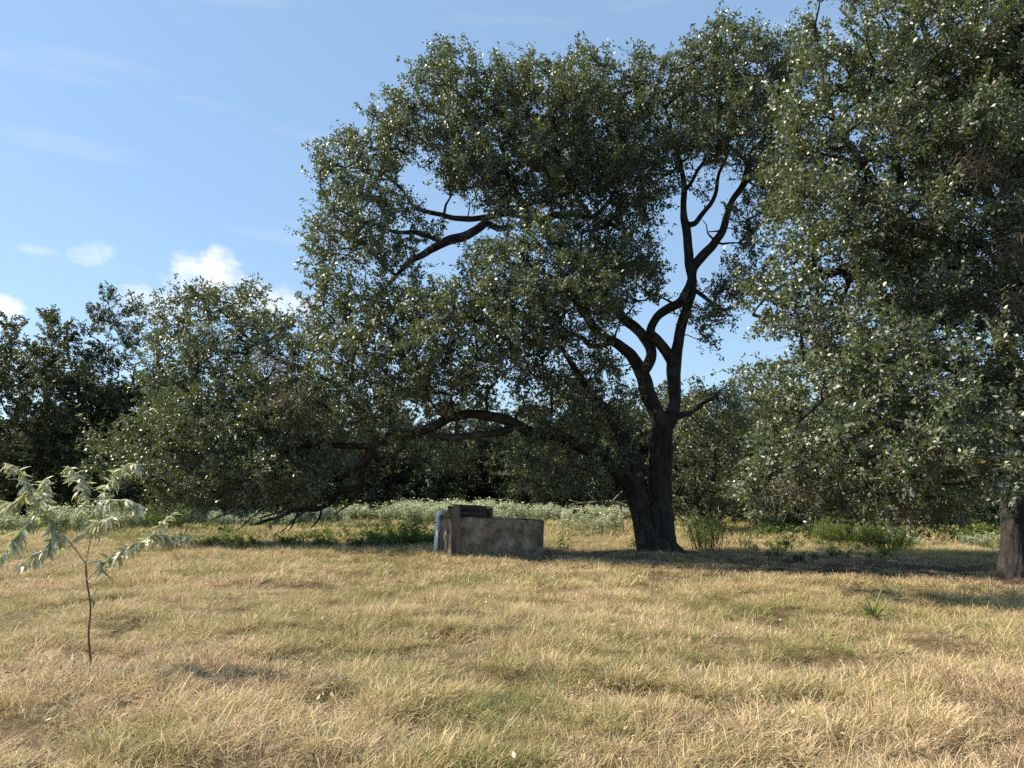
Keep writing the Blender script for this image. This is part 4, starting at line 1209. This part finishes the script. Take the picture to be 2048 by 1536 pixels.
def plain_mat(name, c0, c1, scale, rough, stretch=(1, 1, 1), bump=0.3, metallic=0.0):
    m, n, l = newmat(name)
    tcn = n.new('ShaderNodeTexCoord')
    mp_ = n.new('ShaderNodeMapping'); mp_.inputs['Scale'].default_value = stretch
    l.new(tcn.outputs['Object'], mp_.inputs[0])
    n1 = n.new('ShaderNodeTexNoise'); n1.inputs['Scale'].default_value = scale; n1.inputs['Detail'].default_value = 6; n1.inputs['Roughness'].default_value = 0.65
    l.new(mp_.outputs[0], n1.inputs['Vector'])
    r1 = ramp(n, ((0.3, c0), (0.7, c1)))
    l.new(n1.outputs[0], r1.inputs[0])
    b = n.new('ShaderNodeBump'); b.inputs['Strength'].default_value = bump; b.inputs['Distance'].default_value = 0.01
    l.new(n1.outputs[0], b.inputs['Height'])
    p = n.new('ShaderNodeBsdfPrincipled'); p.inputs['Roughness'].default_value = rough
    l.new(r1.outputs[0], p.inputs['Base Color']); l.new(b.outputs[0], p.inputs['Normal'])
    o = n.new('ShaderNodeOutputMaterial'); l.new(p.outputs[0], o.inputs[0])
    return m


def trough():
    M['concrete'] = concrete_mat()
    M['wood'] = plain_mat('weathered_post_wood', (0.075, 0.062, 0.046), (0.22, 0.19, 0.145), 6, 0.9, (8, 8, 0.8), 0.8)
    M['wood_dark'] = plain_mat('dark_board_wood', (0.022, 0.020, 0.016), (0.075, 0.065, 0.05), 5, 0.9, (0.8, 8, 8), 0.8)
    M['pvc'] = plain_mat('white_pvc', (0.60, 0.63, 0.66), (0.80, 0.81, 0.82), 5, 0.4, (1, 1, 1), 0.02)
    M['water'] = plain_mat('dark_trough_water', (0.012, 0.016, 0.012), (0.02, 0.025, 0.016), 2, 0.06, (1, 1, 1), 0.05)
    g = float(gh(*TANK_C))
    H, B = 0.90, 0.30      # above and below ground
    root = empty('water_trough', (TANK_C[0], TANK_C[1], g), 'stained concrete livestock water trough sunk in dry grass', 'trough')
    root.rotation_euler = (0, R(2.2), TANK_R)
    t = 0.13
    L, D = TANK_L, TANK_D

    def panel(name, c, size, nx, nz, seed):
        """cast wall with slightly uneven faces and worn edges"""
        b = MB(); b.box((0, 0, 0), size, bev=0.018)
        me = b.mesh(name, M['concrete'], False)
        import bmesh
        bm = bmesh.new(); bm.from_mesh(me)
        bmesh.ops.subdivide_edges(bm, edges=[e for e in bm.edges if e.calc_length() > 0.3], cuts=9, use_grid_fill=True)
        for v in bm.verts:
            k = float(fbm(v.co.x * 5 + seed, v.co.y * 5, v.co.z * 5, seed, 3)) - 0.5
            k2 = float(fbm(v.co.x * 3 + seed, 0, 7, seed, 2)) - 0.5
            v.co += v.normal * k * 0.034
            if v.co.z > size[2] / 2 - 0.03:
                v.co.z += k2 * 0.055
        for f in bm.faces:
            f.smooth = True
        bm.to_mesh(me); bm.free()
        link(name, me, root, c)
    zc, hh = (H - B) / 2, H + B
    panel('wall', (0, -D / 2 + t / 2, zc), (L, t, hh), 1, 1, 3)
    panel('wall', (0, D / 2 - t / 2, zc), (L, t, hh), 1, 1, 5)
    panel('wall', (-L / 2 + t / 2, 0, zc + 0.002), (t, D - 2 * t - 0.004, hh), 1, 1, 7)
    panel('wall', (L / 2 - t / 2, 0, zc - 0.003), (t, D - 2 * t - 0.004, hh), 1, 1, 9)
    b = MB(); b.box((0, 0, 0.68), (L - 2 * t - 0.01, D - 2 * t - 0.01, 0.02))
    link('water_surface', b.mesh('water_surface', M['water'], False), root, (0, 0, 0))

    ca, sa = math.cos(TANK_R), math.sin(TANK_R)

    def loc(x, y, z):
        return (TANK_C[0] + x * ca - y * sa, TANK_C[1] + x * sa + y * ca, g + z - x * math.sin(R(2.2)))
    # post against the near left corner
    pl = loc(-L / 2 + 0.04, -D / 2 - 0.115, 0)
    b = MB(); b.box((0, 0, 0.39), (0.185, 0.17, 1.56), bev=0.02)
    po = tag(link('wooden_post', b.mesh('wooden_post', M['wood'], False), None, pl), 'squared grey wooden post against the left corner of the trough', 'post')
    po.rotation_euler = (0, R(1.0), TANK_R)
    # float-valve cover of dark boards standing on the rim
    cx_, cy_ = -L / 2 + 0.53, -D / 2 + 0.40
    cr = empty('board_cover', loc(cx_, cy_, H + 0.012), 'dark box of boards standing on the left end of the trough', 'box')
    cr.rotation_euler = (0, R(2.2), TANK_R)

    def board(c, s, rot=0):
        b = MB(); b.box((0, 0, 0), s, rot, bev=0.008)
        link('board', b.mesh('board', M['wood_dark'], False), cr, c)
    board((-0.06, -0.31, 0.065), (0.80, 0.045, 0.125)); board((-0.065, -0.312, 0.196), (0.79, 0.045, 0.125))
    board((0.415, -0.30, 0.115), (0.14, 0.05, 0.235))
    board((-0.06, 0.31, 0.12), (0.86, 0.045, 0.24))
    board((-0.46, 0, 0.12), (0.045, 0.68, 0.25)); board((0.40, 0.02, 0.115), (0.045, 0.56, 0.23))
    board((-0.25, 0, 0.268), (0.30, 0.70, 0.025)); board((0.07, 0.0, 0.270), (0.30, 0.68, 0.025)); board((0.36, 0.0, 0.255), (0.25, 0.66, 0.025))
    # white supply pipe at the left end
    pr = empty('supply_pipe', loc(-L / 2 - 0.10, D / 2 - 0.42, 0), 'white plastic supply pipe bent over the left end of the trough', 'pipe')
    pr.rotation_euler = (0, 0, TANK_R)
    b = MB(); b.tube([(-0.06, 0, -0.3), (0, 0, 0.92)], [0.055, 0.055], 20); link('riser', b.mesh('riser', M['pvc']), pr, (0, 0, 0))
    a = np.linspace(0, np.pi / 2, 8)
    b = MB(); b.tube(np.stack([0.10 - 0.10 * np.cos(a), 0 * a, 0.88 + 0.10 * np.sin(a)], -1), np.full(8, 0.066), 20); link('elbow', b.mesh('elbow', M['pvc']), pr, (0, 0, 0))
    b = MB(); b.tube([(0.09, 0, 0.978), (0.46, 0, 0.985)], [0.052, 0.052], 20); link('spout', b.mesh('spout', M['pvc']), pr, (0, 0, 0))
    b = MB(); b.tube([(-0.013, 0, 0.66), (-0.004, 0, 0.80)], [0.068, 0.068], 20); link('coupling', b.mesh('coupling', M['pvc']), pr, (0, 0, 0))
    b = MB(); b.tube([(-0.06, -0.03, 0.735), (-0.115, -0.06, 0.735)], [0.02, 0.016], 10); link('drain_stub', b.mesh('drain_stub', M['wood_dark']), pr, (0, 0, 0))


# ------------------------------------------------------------------ plants
def weed_mesh(rng, stems, h, spread, leaf_len, leaf_w, n_leaf, mat, top=0.5, narrow=False, tint0=0.2, tint1=0.9, droop=0.0, fromz=0.2):
    """bushy plant: branching stems and leaves; tint runs from green leaves to the pale tops"""
    a = rng.uniform(0, 6.28, stems)
    rr = spread * np.sqrt(rng.uniform(0, 1, stems))
    d = unit(np.stack([np.cos(a) * rr * 0.55, np.sin(a) * rr * 0.55, np.full(stems, h)], -1) + rng.normal(0, 0.06, (stems, 3)) * h)
    L = h * rng.uniform(0.65, 1.1, stems)
    P0 = np.stack([np.cos(a) * rr * 0.6, np.sin(a) * rr * 0.6, np.full(stems, -0.03)], -1)
    P2 = P0 + d * L[:, None]
    P1 = (P0 + P2) / 2 + rng.normal(0, 0.04, (stems, 3)) * h
    SV, SQ = batch_tubes(np.stack([P0, P1, P2], 1), np.tile(np.array((0.007, 0.005, 0.003)) * (0.6 + h * 0.5), (stems, 1)), 3)
    si = rng.integers(0, stems, n_leaf)
    t = fromz + (1 - fromz) * rng.uniform(0, 1, n_leaf) ** top
    tt = t[:, None]
    P = (1 - tt) ** 2 * P0[si] + 2 * tt * (1 - tt) * P1[si] + tt ** 2 * P2[si] + rng.normal(0, 0.055 * h, (n_leaf, 3)) * tt
    ph = rng.uniform(0, 6.28, n_leaf)
    D = unit(np.stack([np.cos(ph), np.sin(ph), rng.uniform(-0.1, 1.0, n_leaf) * (2.2 if narrow else 0.7) - droop], -1))
    N_ = unit(np.array((0, 0, 1.0)) + rng.normal(0, 0.5, (n_leaf, 3)))
    LL = leaf_len * rng.uniform(0.6, 1.25, n_leaf)
    V, Q, per = leaf_mesh(P, D, N_, LL, LL * leaf_w, False, rng)
    tn = np.clip(tint0 + (tint1 - tint0) * t ** 1.6 + rng.normal(0, 0.12, n_leaf), 0, 1)
    allV = np.concatenate([V, SV])
    return make_mesh('weed', allV, [np.concatenate([Q, SQ + len(V)])], M[mat], False, fattr={'tint': np.concatenate([np.repeat(tn, per), np.full(len(SQ), 0.35)])})


def weeds():
    rng = np.random.default_rng(91)
    sil = [weed_mesh(rng, 9, 0.95, 0.35, 0.11, 0.34, 330, 'silver', top=0.45) for _ in range(4)]
    P, sc = [], []

    def patch(px0, px1, Y0, Y1, n, s0, s1, edge=0.5):
        for _ in range(n):
            Y = rng.uniform(Y0, Y1)
            x = (rng.uniform(px0, px1) - CX) / F * Y + rng.normal(0, edge)
            if fbm(x / 2.2, Y / 2.2, 0, 71, 2) < 0.45:
                continue
            s = rng.uniform(s0, s1)
            P.append((x, Y, float(gh(x, Y)))); sc.append((s * 1.05, s * 1.05, s))
    patch(770, 1010, 31, 42, 240, 0.7, 1.15)
    patch(990, 1260, 36, 46, 210, 0.55, 0.95)
    patch(1150, 1245, 27, 32, 22, 0.6, 0.95, 0.3)
    patch(670, 790, 33, 40, 90, 0.6, 0.95)
    patch(-160, 300, 27, 38, 300, 0.55, 1.05)
    patch(1470, 1600, 32, 40, 90, 0.5, 0.75)
    patch(1790, 2100, 20.5, 25, 150, 0.28, 0.5)
    patch(300, 680, 32, 40, 160, 0.5, 0.85)
    n = len(P)
    instancer('silver_weeds', sil, P, np.stack([rng.normal(0, 0.06, n), rng.normal(0, 0.06, n), rng.uniform(0, 6.28, n)], -1), sc, rng.integers(0, 4, n), np.full(n, 0.5),
              'bank of tall silvery white topped weeds across the far meadow', 'weeds')
    # low green growth in the shade of the sweeping limb and along the wood edge
    low = [weed_mesh(rng, 7, 0.34, 0.22, 0.075, 0.45, 150, 'weed', top=0.7, tint0=0.1, tint1=0.75) for _ in range(4)]
    P, sc = [], []
    patch(400, 870, 20.5, 32, 460, 0.25, 0.95, 0.8)
    patch(740, 890, 20.3, 26, 70, 0.4, 1.4, 0.5)
    patch(1090, 1270, 19, 23, 60, 0.5, 1.0, 0.3)
    patch(1490, 2060, 17.5, 24, 170, 0.35, 0.75, 0.4)
    patch(1520, 2060, 26, 31, 170, 0.9, 1.8, 0.4)
    patch(-60, 1500, 43, 49, 520, 1.6, 3.4, 0.4)
    patch(1500, 2100, 33, 40, 220, 1.4, 2.6, 0.4)
    n = len(P)
    instancer('undergrowth', low, P, np.stack([rng.normal(0, 0.1, n), rng.normal(0, 0.1, n), rng.uniform(0, 6.28, n)], -1), sc, rng.integers(0, 4, n), np.full(n, 0.5),
              'low leafy green undergrowth in the shade below the trees', 'undergrowth')

    def plant(name, px, Y, me, label, cat, s=1.0, rz=0.0):
        x = (px - CX) / F * Y
        o = link(name, me, None, (x, Y, float(gh(x, Y))))
        o.scale = (s, s, s); o.rotation_euler[2] = rz
        tag(o, label, cat)
        return o
    fe = weed_mesh(rng, 130, 0.82, 1.0, 0.10, 0.17, 6500, 'weed', top=0.8, narrow=True, tint0=0.45, tint1=0.8)
    plant('green_bush', 1672, 24.6, fe, 'feathery bright green bush, the wider one left of the pale dead trunk', 'bush', 0.98)
    fe2 = weed_mesh(rng, 100, 0.75, 0.85, 0.10, 0.18, 4800, 'weed', top=0.8, narrow=True, tint0=0.45, tint1=0.85)
    plant('green_bush', 1758, 21.6, fe2, 'feathery green bush with silvery tips nearer the pale dead trunk', 'bush', 0.95, 1.0)
    fe3 = weed_mesh(rng, 80, 1.05, 0.9, 0.12, 0.15, 3600, 'weed', top=0.8, narrow=True, tint0=0.3, tint1=0.75)
    plant('green_bush', 335, 29.0, fe3, 'green bush behind the leafy tips of the sweeping left limb', 'bush', 1.0, 2.0)
    gr = weed_mesh(rng, 70, 0.95, 0.75, 0.20, 0.06, 1100, 'weed', top=0.9, narrow=True, tint0=0.25, tint1=0.95, droop=0.5)
    plant('grassy_weed', 1405, 20.6, gr, 'tall grassy weed clump just right of the forked trunk', 'weed', 1.0)
    gr2 = weed_mesh(rng, 26, 0.7, 0.6, 0.16, 0.07, 300, 'weed', top=0.9, narrow=True, tint0=0.6, tint1=1.0, droop=0.3)
    plant('dry_weed', 1478, 20.8, gr2, 'sparse tan weed between the grassy clump and the dark small shrub', 'weed', 0.9)
    ds = weed_mesh(rng, 9, 0.62, 0.32, 0.075, 0.5, 240, 'weed', top=0.6, tint0=0.0, tint1=0.35)
    plant('small_shrub', 1558, 20.0, ds, 'small dark upright shrub standing alone at the edge of the shade', 'shrub', 0.85)
    ds2 = weed_mesh(rng, 8, 0.7, 0.34, 0.07, 0.5, 210, 'weed', top=0.7, tint0=0.2, tint1=1.0)
    plant('small_shrub', 1126, 20.6, ds2, 'small brownish shrub right of the concrete trough', 'shrub', 0.95, 1.0)
    ds3 = weed_mesh(rng, 6, 0.42, 0.2, 0.06, 0.5, 90, 'weed', top=0.6, tint0=0.0, tint1=0.3)
    plant('small_shrub', 1262, 19.4, ds3, 'little dark sprout at the left foot of the forked trunk', 'shrub', 0.8, 0.4)
    ds4 = weed_mesh(rng, 30, 1.3, 0.7, 0.07, 0.3, 500, 'weed', top=0.8, tint0=0.85, tint1=1.0)
    plant('dry_weed', 905, 43.0, ds4, 'brown dead weed rising above the silvery bank behind the trough', 'weed', 1.15)
    cl = weed_mesh(rng, 26, 0.85, 0.75, 0.09, 0.45, 800, 'weed', top=0.8, tint0=0.35, tint1=0.9)
    plant('green_bush', 815, 21.5, cl, 'low leafy green bush left of the white pipe', 'bush', 0.95)

    # strap-leaved clump in the open grass on the right
    Y = 1.6 * F / (1238 - HZ)
    k = 60
    a = rng.uniform(0, 6.28, k); ln = rng.uniform(0.6, 1.7, k); Ls = rng.uniform(0.25, 0.75, k)
    out = np.stack([np.cos(a), np.sin(a), 0 * a], -1)
    Pk, th = [np.zeros((k, 3))], ln * 0.6
    for s_ in range(5):
        Pk.append(Pk[-1] + (Ls / 5)[:, None] * (np.cos(th)[:, None] * np.array((0, 0, 1.0)) + np.sin(th)[:, None] * out)); th = th + ln * 0.28
    Pk = np.stack(Pk, 1)
    side = np.stack([-np.sin(a), np.cos(a), 0 * a], -1)
    wv = np.array((0.7, 1, 1, 0.85, 0.55, 0.1)) * 0.008
    V = np.stack([Pk + side[:, None] * wv[None, :, None], Pk - side[:, None] * wv[None, :, None]], 2).reshape(-1, 3)
    b_ = (np.arange(k) * 12)[:, None]
    q = np.concatenate([b_ + np.array((2 * j, 2 * j + 1, 2 * j + 3, 2 * j + 2)) for j in range(5)], 1).reshape(-1, 4)
    tn = np.repeat(np.clip(rng.normal(0.62, 0.3, k), 0.1, 1.0), 5)
    me = make_mesh('strap_leaf_clump', V, [q], M['weed'], True, fattr={'tint': tn})
    plant('strap_leaf_clump', 1725, Y, me, 'clump of arching strap-like green leaves in the open grass', 'plant', 1.0)


def deadwood():
    rng = np.random.default_rng(55)
    Y = 24.5
    x = (1820 - CX) / F * Y
    root = empty('dead_tree', (x, Y, float(gh(x, Y))), 'thin pale dead trunk with bare snags right of the green bushes', 'dead tree')
    b = MB(); P = spline(limb([(1818, 1095, Y, 8), (1818, 1075, Y, 6), (1819, 1050, Y, 5.5), (1821, 1020, Y, 5), (1824, 980, Y, 3.5), (1822, 940, Y, 2)]), 0.1, 0.015, 3)
    b.tube(P[:, :3], P[:, 3], 12, 0.15, 3); link('trunk', b.mesh('trunk', M['deadwood']), root)
    for k, rows in enumerate(([(1819, 1048, Y, 2), (1805, 1040, Y - 0.2, 1.4), (1796, 1050, Y - 0.3, 0.8)], [(1820, 1035, Y, 1.8), (1806, 1046, Y - .3, 1.3), (1799, 1060, Y - .4, 0.6)], [(1820, 1060, Y, 2), (1832, 1066, Y - .3, 1.2), (1842, 1069, Y - .5, 0.6)],
                              [(1821, 1025, Y, 1.8), (1836, 1040, Y - .3, 1.2), (1843, 1062, Y - .4, 0.6)])):
        b = MB(); P = spline(limb(rows), 0.06, 0.01, k + 4); b.tube(P[:, :3], P[:, 3], 6); link('branch', b.mesh('branch', M['deadwood']), root)
    Y = 30.0
    x = (1205 - CX) / F * Y
    root = empty('fallen_branch', (x, Y, float(gh(x, Y))), 'grey fallen branch lying on the silvery weeds left of the forked trunk', 'branch')
    for k, rows in enumerate(([(1252, 1012, Y, 3), (1225, 1003, Y, 3), (1195, 1004, Y, 2.4), (1160, 1006, Y, 1.6), (1138, 1000, Y, 0.8)], [(1196, 1004, Y, 1.8), (1180, 992, Y - .3, 1.2), (1176, 982, Y - .4, 0.6)], [(1225, 1003, Y, 1.8), (1238, 988, Y - .2, 1.2), (1252, 975, Y - .3, 0.7)],
                              [(1240, 1008, Y, 2.4), (1245, 1035, Y + .1, 2), (1246, 1075, Y + .2, 2)])):
        b = MB(); P = spline(limb(rows), 0.08, 0.02, k + 14); b.tube(P[:, :3], P[:, 3], 6, 0.1, k); link('branch', b.mesh('branch', M['deadwood']), root)


def sapling():
    rng = np.random.default_rng(64)
    Y = 6.95
    b0 = at(183, 1337, Y)
    root = empty('sapling', (b0[0], b0[1], float(gh(b0[0], b0[1]))), 'thin-stemmed young plant with drooping silvery leaves in the near grass', 'sapling')
    M['sap_stem'] = bark_mat('sapling_stem', (0.11, 0.065, 0.04), (0.20, 0.13, 0.08), bump=0.2, scale=20)
    M['sap_shoot'] = bark_mat('sapling_shoot', (0.30, 0.30, 0.17), (0.55, 0.52, 0.36), bump=0.1, scale=20)
    b = MB(); P = spline(limb([(184, 1360, Y, 2.6), (183, 1337, Y, 2.1), (177, 1270, Y, 2.0), (181, 1215, Y, 1.8), (174, 1165, Y, 1.8), (171, 1125, Y, 1.7)]), 0.04, 0.004, 2)
    b.tube(P[:, :3], P[:, 3], 8, 0.1, 2); link('stem', b.mesh('stem', M['sap_stem']), root)
    br = [[(171, 1128, Y, 1.7), (147, 1094, Y - .05, 1.6), (113, 1054, Y - .12, 1.4), (83, 1018, Y - .2, 1.2), (61, 981, Y - .25, 1.0), (37, 938, Y - .3, 0.8), (8, 926, Y - .3, 0.5)],
          [(171, 1126, Y, 1.8), (180, 1079, Y, 1.7), (184, 1033, Y + .05, 1.6), (199, 1002, Y + .08, 1.6), (220, 963, Y + .1, 1.4), (258, 928, Y + .1, 1.1), (282, 940, Y + .1, 0.6)],
          [(184, 1030, Y + .05, 1.2), (166, 975, Y + .15, 1.1), (150, 945, Y + .2, 0.9), (135, 932, Y + .2, 0.5)],
          [(199, 1003, Y + .08, 1.2), (228, 1000, Y - .05, 1.1), (262, 1005, Y - .1, 0.9), (284, 1022, Y - .1, 0.5)],
          [(174, 1160, Y, 1.5), (190, 1143, Y - .05, 1.4), (214, 1119, Y - .1, 1.3), (260, 1094, Y - .18, 1.2), (294, 1079, Y - .2, 1.1), (324, 1045, Y - .22, 0.9), (346, 1027, Y - .22, 0.5)],
          [(294, 1079, Y - .2, 1.0), (318, 1070, Y - .1, 0.9), (342, 1073, Y, 0.8), (378, 1072, Y + .05, 0.5)],
          [(83, 1018, Y - .2, 1.1), (50, 1055, Y - .3, 1.0), (20, 1092, Y - .4, 0.9), (-12, 1128, Y - .5, 0.6)],
          [(113, 1054, Y - .12, 1.1), (100, 1090, Y - .3, 1.0), (70, 1116, Y - .4, 0.8), (40, 1132, Y - .45, 0.5)],
          [(60, 980, Y - .25, 0.9), (30, 1005, Y - .2, 0.8), (-5, 1000, Y - .2, 0.5)],
          [(100, 1040, Y - .15, 0.9), (85, 985, Y, 0.9), (95, 955, Y + .1, 0.5)],
          [(182, 1060, Y, 1.0), (205, 1040, Y - .15, 0.9), (232, 1035, Y - .2, 0.5)],
          [(175, 1200, Y, 1.0), (190, 1185, Y - .05, .7), (196, 1175, Y - .05, .4)]]
    # three leaf shapes shared by all leaves
    shapes = []
    for k in range(4):
        n = 7
        t = np.linspace(0, 1, n)
        bend = (0.5, 0.9, 1.3, 0.2)[k]
        ang = -bend * t ** 1.2
        x = np.concatenate([[0], np.cumsum(np.cos(ang[:-1]))]) / (n - 1)
        z = np.concatenate([[0], np.cumsum(np.sin(ang[:-1]))]) / (n - 1)
        w = 0.115 * np.sin(np.pi * (t ** 0.75)) + 0.004
        C_ = np.stack([x, 0 * x, z], -1)
        Lf = C_ + np.stack([0 * x, w, 0.35 * w], -1); Rt = C_ + np.stack([0 * x, -w, 0.35 * w], -1)
        V = np.concatenate([C_, Lf, Rt])
        i = np.arange(n - 1)
        q = np.concatenate([np.stack([i, i + 1, i + 1 + n, i + n], -1), np.stack([i + 2 * n, i + 2 * n + 1, i + 1, i], -1)])
        for tint in (0.12, 0.45, 0.68, 0.92):
            shapes.append(make_mesh('leaf', V, [q], M['sap_leaf'], True, fattr={'tint': np.full(len(q), tint)}))
    todo = []
    for bi, rows in enumerate(br):
        P = spline(limb(rows), 0.02, 0.004, 70 + bi)
        b = MB(); b.tube(P[:, :3], P[:, 3], 6, cap=True, seed=bi)
        bo = link('branch', b.mesh('branch', M['sap_stem' if bi == 11 else 'sap_shoot']), root)
        n = len(P)
        nl = int(n * 2.3) + 40 if bi != 11 else 2
        for j in range(nl):
            u = (j + rng.uniform(0, 1)) / nl
            u = 0.16 + 0.84 * u ** 0.7
            i = min(n - 1, int(u * (n - 1)))
            T = unit(P[min(i + 1, n - 1), :3] - P[max(i - 1, 0), :3])
            ph = rng.uniform(0, 2 * math.pi)
            side = np.array((math.cos(ph), math.sin(ph), 0.0))
            d = unit(T * rng.uniform(0.0, 0.9) + side * 0.9 + np.array((0, 0, 0.05 - 1.5 * rng.uniform(0, 1))))
            Ll = (0.088 + 0.085 * (1 - u)) * rng.uniform(0.4, 1.35)
            pale = u > 0.5
            tk = rng.choice(4, p=(0.05, 0.15, 0.38, 0.42) if pale else (0.30, 0.28, 0.27, 0.15))
            me = shapes[int(rng.integers(0, 4)) * 4 + int(tk)]
            X = Vector(d); Zv = Vector((0, 0, 1)); Yv = Zv.cross(X).normalized(); Zv = X.cross(Yv)
            mt = Matrix((X, Yv, Zv)).transposed() @ Matrix.Rotation(float(rng.normal(0, 0.7)), 3, 'X')
            todo.append((Ll, Ll * rng.uniform(0.7, 1.1), bo, me, P[i, :3], mt))
    todo.sort(key=lambda r: -r[0])
    for (Ll, Lw, bo, me, p_, mt) in todo[:290]:
        o = bpy.data.objects.new('leaf', me); COL.objects.link(o)
        o.parent = bo
        o.location = tuple(float(c) for c in p_)
        o.rotation_euler = mt.to_euler()
        o.scale = (Ll, Lw, Ll)
    V, Q, tn, off = [], [], [], 0
    for (Ll, Lw, bo, me, p_, mt) in todo[290:]:
        v = np.array([vv.co for vv in me.vertices]) * np.array((Ll, Lw, Ll))
        V.append(v @ np.array(mt).T + p_)
        Q.append(np.array([list(f.vertices) for f in me.polygons]) + off); off += len(v)
        tn.append(np.full(len(me.polygons), me.attributes['tint'].data[0].value))
    o = link('small_leaves', make_mesh('small_leaves', np.concatenate(V), [np.concatenate(Q)], M['sap_leaf'], True, fattr={'tint': np.concatenate(tn)}), root)
    o['kind'] = 'stuff'


trough()
main_oak()
right_oak()
background_trees()
weeds()
deadwood()
sapling()
meadow()
litter()
